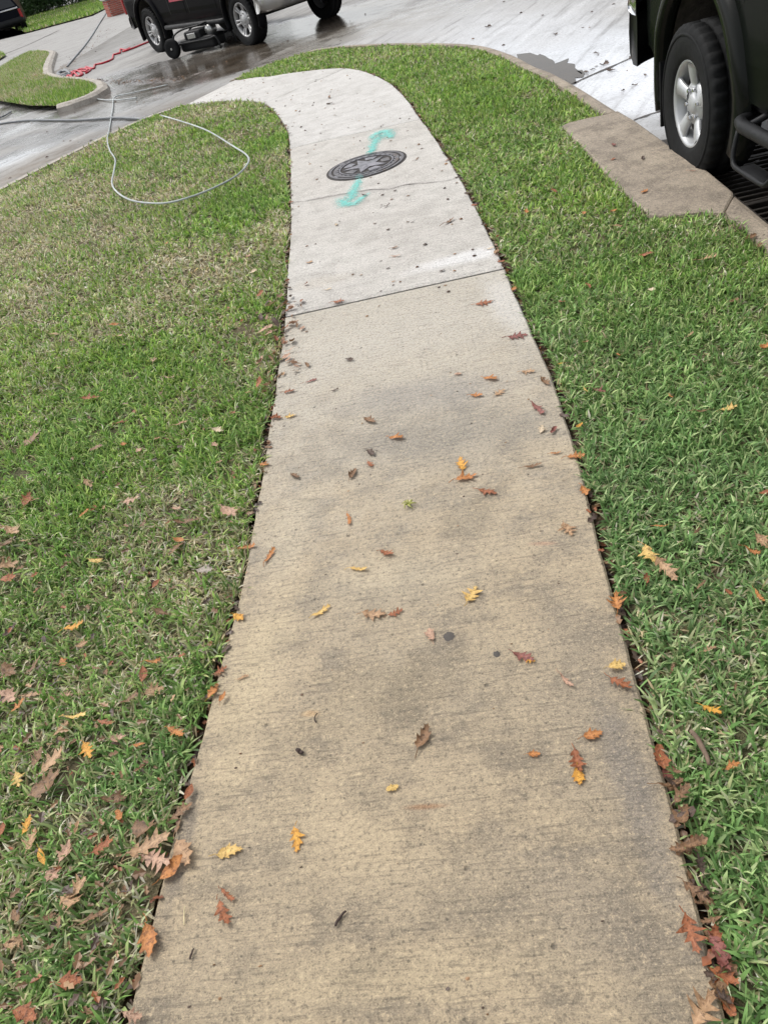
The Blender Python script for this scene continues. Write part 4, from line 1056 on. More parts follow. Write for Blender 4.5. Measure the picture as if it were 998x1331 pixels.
if np.linalg.norm(iko[9][:2] - ci[:2]) < np.linalg.norm(isl_k[9][:2] - ci[:2]): iko = inset(isl_k, .22, -1)
def kerb_far(inner, outer, z0, h):
    n = len(inner); V = []; F = []
    for i in range(n):
        for u, z in ((0, -.03), (.05, h + .01), (.6, h + .005), (.9, h - .03), (1.05, -.01)):
            p = inner[i] * (1 - u) + outer[i] * u; V.append((p[0], p[1], z0 + z))
    for i in range(n - 1):
        for j in range(4): a = i * 5 + j; F.append((a, a + 1, a + 6, a + 5))
    return mesh_obj('kerb_segment', V, F, M_KERB_L, kerb)
ik = smooth_path(isl_k, .12); ik = [np.array(p) for p in ik]; n_ = len(ik)
io = resample(iko, n_); kerb_far(ik, list(io), STREET_Z, .10)
# sliver of grass left of the far road, verge before the hedge
def verge(px, label, dens_=260, L=(.08, .16), W_=.05):
    poly = [at(x, y, STREET_Z + .06) for x, y in px]
    struct(poly_sheet('verge_soil', poly, 0, M_THATCH, 0, lambda x, y: STREET_Z + .05))
    return blades_far('verge_grass', poly, STREET_Z + .05, dens_, lambda P: np.clip(.18 + (fbm(P, .5, 61) - .5) * .8, .03, .6), label, L, W_)
verge([(-40,96),(-40,66),(0,67),(8,71),(0,76)], 'small patch of grass at the left picture edge beyond the island', 400, (.06, .12), .04)
far_poly = [at(34,42,-.05), at(90,27,-.05), at(120,19,-.05), at(146,6,-.05), np.array([-4., 66., 0]), np.array([-30., 70., 0]), np.array([-22., 56., 0]), at(10, 34, -.05)]
struct(poly_sheet('verge_soil', far_poly, 0, M_THATCH, 0, lambda x, y: STREET_Z + .05))
blades_far('verge_grass', far_poly, STREET_Z + .05, 110, lambda P: np.clip(.15 + (fbm(P, .4, 61) - .5) * .8, .03, .6), 'strip of green grass in front of the far hedge', (.10, .2), .09)
# hedge: dense leafy mass on woody stems
def leaf_mat(name, c1, c2):
    t = NT(name); n = t.noise(3, 3, .6); n2 = t.noise(30, 2, .5)
    c = t.mix(t.mapr(t.math('ADD', t.math('MULTIPLY', n, .5), t.math('MULTIPLY', n2, .5)), .3, .7), c1, c2); return t.fin(c, .5)
M_HEDGE = leaf_mat('hedge leaves', (.025,.06,.02), (.07,.13,.04)); M_TREE = leaf_mat('tree leaves', (.03,.06,.02), (.09,.13,.045)); M_BARK = plain('bark', (.12,.085,.06), .9, 0, .4, 8, .02)
def leaf_cloud(centers, radii, n, size):
    C = np.array(centers); Rr = np.array(radii); k = rng.integers(0, len(C), n)
    d = rng.normal(size=(n, 3)); d /= np.linalg.norm(d, axis=1)[:, None]; p = C[k] + d * Rr[k] * (rng.random((n, 1)) ** .35)
    a = rng.normal(size=(n, 3)); a /= np.linalg.norm(a, axis=1)[:, None]; bb = np.cross(a, rng.normal(size=(n, 3))); bb /= np.linalg.norm(bb, axis=1)[:, None]
    s = (size * rng.uniform(.6, 1.4, n))[:, None]
    V = np.stack([p - a * s, p + bb * s * .45, p + a * s, p - bb * s * .45], 1).reshape(-1, 3); F = np.arange(4 * n).reshape(-1, 4); return V, F
def fast_mesh(name, V, F, mat, parent=None):
    me = bpy.data.meshes.new(name); me.vertices.add(len(V)); me.vertices.foreach_set('co', V.astype(np.float32).ravel()); me.loops.add(F.size); me.loops.foreach_set('vertex_index', F.astype(np.int32).ravel())
    me.polygons.add(len(F)); me.polygons.foreach_set('loop_start', (np.arange(len(F)) * F.shape[1]).astype(np.int32)); me.update(calc_edges=True); me.materials.append(mat)
    return link(bpy.data.objects.new(name, me), parent)
hA, hB = at(36, 24, -.05), at(152, -8, -.05); hA[2] = hB[2] = STREET_Z
def shrub(i, p, r, hgt, label, name='hedge_shrub'):
    root = empty(name, (p[0], p[1], STREET_Z)); tag(root, label, 'shrub', 'hedge behind the far verge')
    cs = [(random.uniform(-.6, .6) * r, random.uniform(-.4, .4) * r, hgt * random.uniform(.15, .8)) for _ in range(16)]; rr = [(r * random.uniform(.4, .7), r * random.uniform(.4, .6), hgt * random.uniform(.18, .28)) for _ in cs]
    V, F = leaf_cloud(cs, rr, 7000, .085); V[:, 2] = np.abs(V[:, 2]) + .02; fast_mesh('foliage', V, F, M_HEDGE, root)
    s = MB()
    for _ in range(5): s.tube([(random.uniform(-.2, .2), random.uniform(-.2, .2), 0), (random.uniform(-.4, .4) * r, random.uniform(-.4, .4) * r, hgt * .6)], (.05, .02), 6)
    s.build('stem', M_BARK, root)
hedge_lab = ['leftmost dark green shrub of the far hedge behind the navy vehicle', 'dark green shrub of the far hedge just right of the navy vehicle', 'third shrub from the left in the far hedge behind the verge', 'middle dark green shrub of the far hedge behind the verge', 'far hedge shrub second left of the brick pillar', 'far hedge shrub just left of the brick pillar', 'far hedge shrub right behind the brick pillar']
for i in range(7):
    t = (i - 1.2) / 4.6; p = hA * (1 - t) + hB * t; shrub(i, p + np.array([0, .6, 0]), 1.7, 2.6 + .5 * random.random(), hedge_lab[i])
for i, (tx, ty, th) in enumerate([(-27, 60, 9), (-20, 63, 10), (-13.5, 61, 8.5), (-7, 64, 10), (0, 66, 9)]):     # unseen trees added behind the hedge to darken reflections in the wet street
    tr_ = empty('tree', (tx, ty, STREET_Z)); tag(tr_, ['leftmost tree', 'second tree from the left', 'middle tree', 'fourth tree from the left', 'rightmost tree'][i] + ' of the unseen row added behind the far hedge', 'tree', 'unseen trees added behind the hedge')
    cs = [(random.gauss(0, 1.3), random.gauss(0, 1.3), th * random.uniform(.4, .85)) for _ in range(22)]; V, F = leaf_cloud(cs, [(1.2, 1.2, .9)] * 22, 5000, .22); fast_mesh('crown', V, F, M_TREE, tr_)
    tb = MB().tube([(0, 0, 0), (.1, .05, th * .3), (0, .1, th * .6)], (.22, .16, .08), 9)
    for c_ in cs[:7]: tb.tube([(.05, .05, th * .3), tuple(np.array(c_) * .6 + np.array([0, 0, th * .15])), c_], (.09, .05, .02), 6)
    tb.build('trunk', M_BARK, tr_)
# brick pillar
bp = at(155, 18.5, STREET_Z); M_MORT = plain('mortar', (.42,.38,.34), .9); M_CAPST = plain('grey cap stone', (.46,.46,.47), .8, 0, .15, 10, .004)
pil = empty('brick_pillar', (bp[0], bp[1], STREET_Z), R_(20)); tag(pil, 'low red brick pillar with grey stone cap at the end of the driveway', 'pillar')
MB().box((0, 0, .28), (.78, .78, .56)).build('core', M_MORT, pil)
M_BR = [plain('red brick', (.34,.10,.07), .85, 0, .25, 20, .003), plain('dark red brick', (.27,.08,.06), .85, 0, .25, 20, .003)]
bm_ = [MB().box((0, 0, 0), (.185, .09, .055), bev=.005).build('brick', M_BR[k], pil) for k in range(2)]
bd = [o.data for o in bm_]; cnt = 0
for row in range(8):
    for side_ in range(4):
        for k in range(4):
            u = -.39 + .0975 + k * .195 + (.05 if row % 2 else -.05) * (1 if side_ % 2 else -1) * .5; ang = side_ * math.pi / 2
            x, y = u, -.39 + .03
            if cnt < 2: o = bm_[cnt]
            else: o = link(bpy.data.objects.new('brick', bd[random.random() < .4]), pil)
            cnt += 1
            o.location = (x * math.cos(ang) - y * math.sin(ang), x * math.sin(ang) + y * math.cos(ang), .04 + row * .068); o.rotation_euler = (0, 0, ang)
MB().box((0, 0, .64), (.92, .92, .12), bev=.02).build('cap', M_CAPST, pil); MB().box((0, 0, .92), (.62, .62, .44), bev=.02).build('upper_block', M_CAPST, pil)
#PART3
# ================================================================== fallen leaves
def leaf_material(name, c1, c2, rough=.5, edge=None):
    t = NT(name); oi = t.n.new('ShaderNodeObjectInfo'); tc = t.n.new('ShaderNodeTexCoord')
    a = t.n.new('ShaderNodeAttribute'); a.attribute_name = 'rib'
    n = t.noise(2.6, 4, .6, t.vmath('ADD', tc.outputs['Object'], oi.outputs['Location']))
    f = t.math('ADD', t.math('MULTIPLY', t.mapr(n, .3, .7), .65), t.math('MULTIPLY', oi.outputs['Random'], .35))
    c = t.mix(f, c1, c2)
    c = t.mix(t.math('MULTIPLY', a.outputs['Fac'], .35), c, [min(1, x * 1.5 + .04) for x in c2])
    n3 = t.noise(9, 4, .65, t.vmath('ADD', tc.outputs['Object'], oi.outputs['Location'])); c = t.mix(t.math('MULTIPLY', t.mapr(n3, .50, .66), .75), c, [x * .35 for x in c1])
    t.fin(c, rough, t.bump(n3, .004))
    tr = t.n.new('ShaderNodeBsdfTranslucent'); t.l.new(c, tr.inputs['Color']); mx = t.n.new('ShaderNodeMixShader'); mx.inputs[0].default_value = .15
    t.l.new(t.b.outputs[0], mx.inputs[1]); t.l.new(tr.outputs[0], mx.inputs[2]); t.l.new(mx.outputs[0], t.out.inputs['Surface']); return t.m
LM = dict(
    golden=leaf_material('golden leaf', (.50,.21,.025), (.68,.36,.05)), yellow=leaf_material('yellow leaf', (.52,.31,.08), (.68,.47,.16)),
    orange=leaf_material('orange leaf', (.33,.115,.03), (.52,.22,.06)), rust=leaf_material('rust leaf', (.20,.06,.022), (.36,.125,.045)),
    brown=leaf_material('brown leaf', (.12,.062,.03), (.26,.145,.07)), dark=leaf_material('dark wet leaf', (.055,.032,.022), (.11,.07,.05)),
    tan=leaf_material('tan leaf', (.30,.17,.085), (.46,.29,.16)), cream=leaf_material('cream leaf', (.50,.38,.24), (.64,.53,.38)),
    maroon=leaf_material('maroon leaf', (.15,.045,.035), (.26,.09,.07)), pink=leaf_material('pinkish tan leaf', (.36,.20,.13), (.50,.32,.22)), grey=leaf_material('grey leaf', (.26,.22,.18), (.38,.33,.28)))
def lobed(tips, sinus, base=.02):
    # profile of an oak leaf half: (x, half width, forward push) for lobes with pointed tips and rounded bays
    out = [(0, base, 0), (.06, .03, 0)]; px_ = .06
    for k, (x, h) in enumerate(tips):
        s0 = sinus[k]
        out += [(x - .055, s0 + (h - s0) * .45, .01), (x - .02, s0 + (h - s0) * .72, .03), (x, h, .09), (x + .03, s0 + (h - s0) * .55, .05), (x + .06, sinus[k + 1] * 1.15, .0)]
    out += [(.84, .085, .0), (.88, .13, .05), (.91, .06, .0), (1.0, 0, 0)]
    return out
OAK = lobed([(.17,.20),(.42,.37),(.66,.31)], [.05,.07,.09,.09])
SLIM = lobed([(.18,.10),(.42,.17),(.66,.15)], [.035,.05,.06,.05])
BROAD = lobed([(.18,.22),(.43,.36),(.67,.29)], [.09,.15,.17,.12])
SPIKY = lobed([(.20,.24),(.40,.46),(.64,.36)], [.035,.05,.055,.05])
OVAL = [(.0,.01),(.10,.10),(.2,.17),(.32,.22),(.45,.24),(.58,.23),(.7,.19),(.8,.14),(.88,.09),(.95,.04),(1.0,.0)]
BIT = [(.0,.10),(.08,.16),(.2,.22),(.3,.17),(.42,.30),(.55,.22),(.66,.28),(.78,.15),(.86,.20),(.93,.08),(1.0,.03)]
LOBES = dict(oak=OAK, slim=SLIM, broad=BROAD, spiky=SPIKY, oval=OVAL, bit=BIT)
_leafc = {}
def leaf_mesh(shape, colour, curl, var):
    key = (shape, colour, curl, var)
    if key in _leafc: return _leafc[key]
    r = random.Random(str(key)); pr = LOBES[shape]; V = []; F = []; A = []
    bend = r.uniform(-.3, .3); roll = {0: .25, 1: 1.2, 2: 3.2}[curl]; lift = {0: .10, 1: .22, 2: .30}[curl]; n = len(pr)
    g1 = [r.uniform(.65, 1.2) for _ in range(6)]; g2 = [r.uniform(.65, 1.2) for _ in range(6)]; jl = [g1[i // 5] * r.uniform(.93, 1.07) for i in range(n)]; jr = [g2[i // 5] * r.uniform(.93, 1.07) for i in range(n)]; sl_, sr_ = r.uniform(-.05, .05), r.uniform(-.05, .05)
    ph = r.uniform(0, 6); tw = r.uniform(-.5, .5) * (1 + curl)
    def place(x, y):
        # curl across (roll) and along (lift), like a drying leaf
        if abs(roll) > .01 and abs(y) > 1e-6: k = roll * 1.4; yy = math.sin(k * y) / k; z = (1 - math.cos(k * y)) / k
        else: yy, z = y, 0
        z += lift * (4 * (x - .5) ** 2) * .35 + .025 * math.sin(ph + x * 9) + .03 * abs(y) * math.sin(7 * x + ph) + tw * y * (x - .4)
        return (x - .5, yy + bend * (x - .5) ** 2, z)
    for i, q_ in enumerate(pr):
        x, h = q_[:2]; fwd = q_[2] if len(q_) > 2 else .02 * (h > .15)
        V.append(place(x, 0)); A.append(1.0)
        for s, j, sh in ((1, jl, sl_), (-1, jr, sr_)):
            e = sh * min(1, 4 * x * (1 - x)); V.append(place(x + e * .5, s * h * .45 * j[i])); A.append(.15)
            V.append(place(min(1, x + fwd + e), s * h * j[i])); A.append(0)
    for i in range(n - 1):
        a = i * 5; b = a + 5
        F += [(a, b, b+1, a+1), (a+1, b+1, b+2, a+2), (b, a, a+3, b+3), (b+3, a+3, a+4, b+4)]
    # stem
    sl = r.uniform(.12, .34) if shape not in ('bit',) else 0
    if sl:
        k = len(V); w_ = .016; sa = r.uniform(-.5, .5)
        for t in (0, .5, 1):
            x = -.5 - sl * t; y = sa * sl * t * t; z = .01 + lift * .35 * (1 - t)
            V += [(x, y - w_, z), (x, y + w_, z), (x, y, z + w_ * 1.6)]; A += [.6] * 3
        for t in range(2):
            for j in range(3): F.append((k + t*3 + j, k + t*3 + (j+1) % 3, k + t*3 + 3 + (j+1) % 3, k + t*3 + 3 + j))
    zmin = min(v[2] for v in V); V = [(x, y, z - zmin) for x, y, z in V]
    me = bpy.data.meshes.new('leaf'); me.from_pydata(V, [], F); me.materials.append(LM[colour]); me.polygons.foreach_set('use_smooth', [True] * len(F)); me.update()
    at_ = me.attributes.new('rib', 'FLOAT', 'POINT'); at_.data.foreach_set('value', A)
    _leafc[key] = me; return me
LEAVES = []
def put_leaf(x, y, lpx, shape, colour, ang=None, curl=1, where='walk', dz=None, tilt=None):
    if where == 'street': p = at(x, y, STREET_Z + .005)
    else: p = att(x, y, {'walk': .004, 'lawn': .020, 'slab': .010}[where] if dz is None else dz)
    L = lpx / scale_at(p); o = bpy.data.objects.new('oak_leaf', leaf_mesh(shape, colour, curl, random.randrange(6))); COL.objects.link(o)
    if ang is None: az = random.uniform(0, 6.283)
    else:
        q = at(x + 6 * math.cos(R_(ang)), y - 6 * math.sin(R_(ang)), p[2]); az = math.atan2(q[1] - p[1], q[0] - p[0])
    t = (.06 if where in ('walk', 'slab', 'street') else .32) if tilt is None else tilt
    o.location = p; o.rotation_euler = (random.uniform(-t, t), random.uniform(-t, t), az); o.scale = (L, L, L * random.uniform(.8, 1.2))
    LEAVES.append([o, x, y, shape, colour, curl, where]); return o
W_ = [ # on the sidewalk: x, y, length px, shape, colour, angle, curl
(400,475,13,'bit','brown',None,2),(454,468,13,'bit','dark',None,2),(404,495,17,'slim','maroon',20,1),(377,509,17,'oak','rust',10,1),(435,507,12,'slim','dark',20,1),
(378,541,16,'oak','yellow',15,1),(481,547,24,'broad','brown',-20,2),(516,569,23,'oak','orange',0,1),(482,589,19,'broad','dark',-40,2),(481,604,16,'oak','rust',-50,1),
(459,616,22,'broad','brown',60,2),(384,619,19,'broad','brown',-30,2),(599,604,27,'oak','golden',100,1),(606,621,30,'oak','orange',15,1),(634,639,27,'oak','rust',-10,0),
(454,675,24,'slim','orange',-80,1),(595,486,10,'bit','pink',None,1),(638,492,22,'oak','orange',-5,1),(619,514,18,'oak','orange',0,1),(649,510,18,'spiky','tan',30,0),(686,483,19,'spiky','tan',0,0),
(672,437,28,'spiky','maroon',10,0),(699,531,34,'slim','maroon',-45,1),(704,558,18,'oak','cream',80,0),(719,560,15,'bit','maroon',None,2),(693,606,24,'slim','brown',10,2),(722,589,15,'slim','orange',10,1),
(628,394,24,'spiky','rust',10,0),(738,688,28,'spiky','tan',-55,0),(351,722,30,'slim','orange',55,2),(503,719,22,'oak','rust',-15,1),(466,740,26,'slim','yellow',-5,1),
(614,773,32,'spiky','yellow',60,0),(418,795,30,'slim','yellow',30,1),(486,799,34,'oak','tan',0,0),(514,797,22,'spiky','rust',20,1),(559,825,24,'broad','pink',110,0),
(680,853,32,'oak','maroon',-20,1),(687,857,19,'oak','golden',-20,0),(735,885,28,'slim','pink',-45,1),(800,781,32,'spiky','orange',100,1),(801,865,24,'broad','yellow',10,1),(807,889,32,'oak','rust',-25,1),
(551,958,38,'broad','brown',65,2),(770,955,27,'broad','orange',15,1),(694,980,17,'broad','orange',0,1),(750,990,36,'oak','rust',-75,1),(752,1008,28,'broad','golden',-80,0),
(510,1024,17,'bit','yellow',20,0),(386,1091,36,'oak','golden',-85,0),(299,1106,36,'broad','yellow',15,0),(296,1164,28,'slim','rust',-40,1),(290,1188,38,'oak','rust',-70,1),
(238,1110,46,'broad','tan',-60,1),(195,1222,46,'broad','orange',-85,1),(311,802,22,'broad','golden',-30,1),(316,880,17,'slim','tan',20,1),(287,872,21,'spiky','rust',30,1),(277,899,26,'broad','orange',60,1),
(236,1054,34,'oak','brown',40,1),(320,712,28,'slim','orange',10,2),(345,604,17,'oak','orange',0,1),(360,543,18,'broad','rust',0,2),
(897,1214,50,'spiky','rust',-70,1),(935,1240,46,'broad','maroon',-60,2),(914,1312,56,'spiky','tan',60,1),(906,1160,42,'oak','brown',-40,1),(760,638,22,'broad','orange',-60,1),(748,593,24,'oak','orange',5,1),(708,497,22,'oak','brown',-40,2),
(668,375,13,'broad','orange',60,1),(645,327,14,'broad','tan',50,1),(636,323,12,'slim','cream',10,1),
(584,288,20,'slim','brown',30,2),(440,392,16,'spiky','rust',10,0),(513,322,11,'spiky','brown',None,1),(514,333,14,'slim','pink',5,1),(502,268,13,'slim','dark',25,2),(474,254,9,'bit','dark',None,1),(428,127,9,'bit','brown',None,2),(429,135,10,'bit','dark',None,2),(426,376,11,'slim','cream',10,1),(402,341,10,'bit','tan',None,1),(437,292,8,'bit','cream',None,1),(574,352,8,'bit','dark',None,1),(541,207,10,'slim','brown',30,1),
]
for q in W_: put_leaf(q[0], q[1], q[2] * 1.0, q[3], q[4], q[5], q[6], 'walk', dz=.004 if 250 < q[0] < 800 else .010)
R_L = [ # lawn right of the sidewalk
(860,684,20,'slim','orange',0,1),(844,722,40,'oak','yellow',-60,0),(866,740,42,'oak','tan',-40,1),(839,752,17,'broad','rust',90,1),(990,703,26,'broad','tan',-40,1),(976,716,22,'slim','orange',-15,1),(986,775,22,'slim','orange',-50,1),
(946,769,11,'bit','rust',None,1),(925,923,28,'oak','golden',-30,0),(921,843,20,'slim','tan',20,1),(951,995,22,'oak','orange',20,1),(871,515,14,'slim','orange',-50,1),(760,507,13,'slim','yellow',-50,1),(777,508,20,'spiky','maroon',0,1),
(728,473,10,'oval','golden',None,1),(947,531,22,'oak','yellow',10,1),(916,534,26,'slim','brown',0,1),(847,376,11,'bit','cream',None,1),(730,392,12,'bit','rust',None,1),(764,371,11,'bit','rust',None,1),(840,331,20,'broad','rust',0,1),
(803,461,10,'bit','orange',None,1),(798,274,14,'broad','orange',None,1),(759,277,10,'bit','orange',None,1),(684,275,10,'bit','orange',None,1),(720,248,11,'bit','rust',None,1),(728,200,9,'bit','rust',None,1),(585,106,9,'bit','brown',None,1),(571,131,8,'bit','cream',None,1),(598,160,8,'bit','tan',None,1),
(801,293,14,'slim','tan',10,1),(918,336,26,'spiky','tan',0,1),(952,391,16,'bit','brown',None,1),(896,435,14,'slim','tan',30,1),(760,445,12,'bit','tan',None,1),(835,546,20,'slim','brown',-30,1),(910,760,18,'slim','brown',40,1),(905,690,18,'slim','brown',50,1),(995,640,18,'bit','rust',None,1),(995,450,16,'bit','orange',None,1),(873,870,18,'slim','brown',70,1),(955,893,14,'slim','brown',80,1),(753,553,10,'bit','golden',None,1)]
L_L = [ # lawn left of the sidewalk
(70,434,15,'slim','tan',10,1),(148,422,13,'broad','orange',20,1),(153,437,20,'slim','pink',0,1),(217,316,10,'bit','orange',None,1),(226,361,12,'broad','pink',20,1),(253,353,14,'slim','yellow',20,1),(323,334,18,'broad','pink',60,1),(329,353,12,'bit','cream',None,1),
(290,393,18,'bit','dark',None,2),(200,468,13,'spiky','pink',70,0),(220,491,20,'slim','pink',-10,1),(118,517,24,'oak','rust',20,1),(160,549,20,'oak','rust',20,1),(162,578,16,'oval','orange',-60,1),(181,586,15,'broad','pink',-40,1),(283,559,18,'broad','cream',0,1),
(279,579,16,'broad','pink',-40,1),(235,550,18,'slim','tan',20,1),(42,572,32,'broad','brown',20,1),(125,582,18,'bit','brown',None,1),(115,628,20,'broad','tan',-40,1),(172,650,26,'spiky','pink',10,0),(230,661,22,'broad','pink',-30,1),(109,667,18,'slim','orange',40,1),
(36,650,26,'broad','rust',60,1),(44,650,15,'slim','tan',30,1),(298,665,32,'broad','pink',-30,1),(243,678,36,'slim','brown',15,1),(228,714,36,'oak','brown',50,1),(233,702,18,'oval','orange',-10,1),(125,729,22,'broad','yellow',0,0),(203,759,16,'oval','rust',50,1),(210,796,24,'broad','brown',-10,1),
(266,741,26,'broad','grey',0,1),(97,815,30,'oak','golden',15,1),(107,838,18,'broad','tan',20,1),(83,861,20,'oak','orange',-60,1),(199,860,22,'slim','orange',10,1),(187,876,24,'oval','rust',80,1),(201,897,28,'oak','tan',20,1),(168,909,30,'slim','brown',25,1),(100,931,38,'slim','yellow',0,1),
(12,872,30,'broad','brown',-30,1),(15,820,26,'broad','dark',50,2),(46,864,28,'slim','brown',40,1),(12,905,34,'broad','pink',-30,1),(42,903,30,'slim','tan',10,1),(25,917,24,'oak','orange',40,1),(88,903,18,'spiky','pink',0,1),(79,947,26,'slim','tan',50,1),(8,708,40,'broad','brown',40,1),(16,690,28,'broad','tan',-20,1),(10,735,30,'oak','tan',30,1),(12,752,24,'broad','rust',10,1),
(49,983,28,'broad','brown',60,1),(70,988,42,'oak','tan',40,1),(62,1020,52,'broad','brown',30,1),(23,1013,26,'spiky','yellow',-80,1),(36,1071,26,'broad','golden',60,1),(42,1091,34,'oak','tan',70,1),(55,1113,26,'oval','golden',-75,0),(68,1137,28,'broad','pink',-20,1),(114,976,32,'oak','golden',-65,1),(182,968,18,'oval','orange',10,1),(154,960,22,'broad','pink',20,1),(136,1099,34,'oak','rust',30,1),
(92,1172,46,'oak','tan',-20,0),(101,1156,36,'broad','tan',40,1),(122,1192,42,'slim','brown',35,1),(92,1275,38,'broad','rust',10,1),(35,1318,42,'broad','rust',-20,1),(172,1320,30,'oak','pink',-10,1),(4,1078,24,'oval','rust',90,1),(230,952,32,'oak','orange',-30,1),(196,1098,60,'oak','tan',25,1),(206,1117,50,'spiky','pink',-20,1),(190,1078,46,'broad','brown',0,1),(225,1127,40,'oval','orange',40,1),(86,1108,34,'broad','pink',70,1),(155,1060,20,'bit','orange',None,1),(138,940,30,'slim','rust',-10,1),(22,1190,24,'bit','brown',None,1),(20,1225,30,'broad','tan',20,1),(64,1192,20,'broad','brown',30,1),(105,1255,20,'broad','tan',-20,1),(147,1040,36,'broad','brown',10,2),(245,1030,24,'oval','rust',70,1),(290,905,17,'oval','orange',60,1)]
for q in R_L: put_leaf(q[0], q[1], q[2] * 1.0, q[3], q[4], q[5], q[6], 'lawn', dz=.013)
for q in L_L: put_leaf(q[0], q[1], q[2] * 1.0, q[3], q[4], q[5], q[6], 'lawn', dz=.013)
S_L = [(797,189,10,'bit','maroon',None,2),(835,206,11,'bit','dark',None,2),(796,207,9,'bit','rust',None,1),(837,249,14,'broad','orange',None,1),(899,222,10,'slim','rust',None,1),(976,309,22,'broad','brown',30,2),(962,296,14,'bit','dark',None,1),(986,320,18,'oak','brown',60,1)]
for q in S_L: put_leaf(*q[:7], 'slab')
D_L = [(785,84,12),(794,92,14),(634,35,9),(722,45,10),(774,69,8),(824,111,8),(809,118,7),(819,75,9),(762,94,10),(770,90,8),(838,98,8),(705,20,7)]
for x, y, l in D_L: put_leaf(x, y, l, 'bit', 'dark', None, 2, 'street')
# labels: colour, form and the place that tells one from the next
ORD = ['frontmost', 'second from the front', 'third from the front', 'fourth from the front', 'fifth from the front', 'sixth from the front', 'seventh from the front', 'eighth from the front', 'ninth from the front', 'tenth from the front', 'eleventh from the front', 'twelfth from the front', 'thirteenth from the front', 'fourteenth from the front', 'fifteenth from the front']
FORM = dict(oak='oak leaf', slim='narrow leaf', broad='broad leaf', spiky='star leaf', oval='oval leaf', bit='leaf fragment')
CN = dict(golden='golden', yellow='pale yellow', orange='orange', rust='rust red', brown='brown', dark='dark wet', tan='tan', cream='cream', maroon='maroon', pink='pinkish tan', grey='grey')
def region(x, y, where):
    if where == 'street': return 'on the bright wet street'
    if where == 'slab': return 'on the concrete inlet slab'
    if where == 'walk':
        lx = np.interp(y, [p[1] for p in LEDGE[:11]][::-1], [p[0] for p in LEDGE[:11]][::-1]); rx = np.interp(y, [p[1] for p in REDGE[:14]][::-1], [p[0] for p in REDGE[:14]][::-1])
        u = (x - lx) / (rx - lx)
        if y < 385: return 'on the pale slabs by the manhole'
        s = 'at its left edge' if u < .16 else 'at its right edge' if u > .84 else 'on its middle'
        return ('on the tan slab, ' + s)
    side = 'left' if x < 500 else 'right'
    band = 'near' if y > 880 else 'middle' if y > 600 else 'far'
    return 'on the %s %s lawn' % (band, side)
grp = {}
for e in LEAVES: grp.setdefault((('curled ' if e[5] == 2 else '') + CN[e[4]] + ' ' + FORM[e[3]], region(e[1], e[2], e[6])), []).append(e)
for (a, b_), es in grp.items():
    es.sort(key=lambda e: -e[2])
    for i, e in enumerate(es):
        lab = a + ' ' + b_ + ('' if len(es) == 1 else ', ' + (ORD[i] if len(es) > 2 else ('nearer' if i == 0 else 'farther') + ' of two'))
        tag(e[0], lab, 'leaf', 'fallen leaves')
# litter packed along the edges of the walk
def litter(edge_px, n, side, ymin, ymax, label, group, spread, cols, size=(.030, .062)):
    E = np.array([p for p in (ELs if side < 0 else ERs)]); pe = pix(E); ok = (pe[:, 1] > ymin) & (pe[:, 1] < ymax) & (pe[:, 2] > .2); E = E[ok]
    for i in range(n):
        k = random.randrange(1, len(E) - 1); p = E[k].copy(); t = E[k+1] - E[k-1]; t /= np.linalg.norm(t); nn = np.array([-t[1], t[0], 0]) * (1 if side < 0 else -1)
        off = random.gauss(.012, spread); p = p + nn * off; p[2] = float(Zt(p[0], p[1])) + (.006 if off < 0 else (-.002 if off < .02 else .020)) + random.uniform(0, .012)
        o = link(bpy.data.objects.new('oak_leaf', leaf_mesh(random.choice(['oak', 'broad', 'slim', 'bit', 'bit', 'oval']), random.choice(cols), random.choice([1, 1, 2]), random.randrange(3))))
        L = random.uniform(*size); o.location = p; o.scale = (L,) * 3; o.rotation_euler = (random.uniform(-.6, .6), random.uniform(-.6, .6), random.uniform(0, 6.28)); tag(o, label, 'leaf', group)
litter(None, 70, -1, 372, 520, 'small dry brown leaf in the litter along the left edge of the sidewalk', 'leaf litter at the left sidewalk edge', .055, ['brown', 'tan', 'pink', 'brown', 'rust', 'dark', 'pink'])
litter(None, 34, 1, 960, 1331, 'brown leaf packed in the gap along the right edge of the sidewalk', 'leaf litter at the right sidewalk edge', .008, ['brown', 'maroon', 'brown', 'dark', 'rust'], (.035, .06))
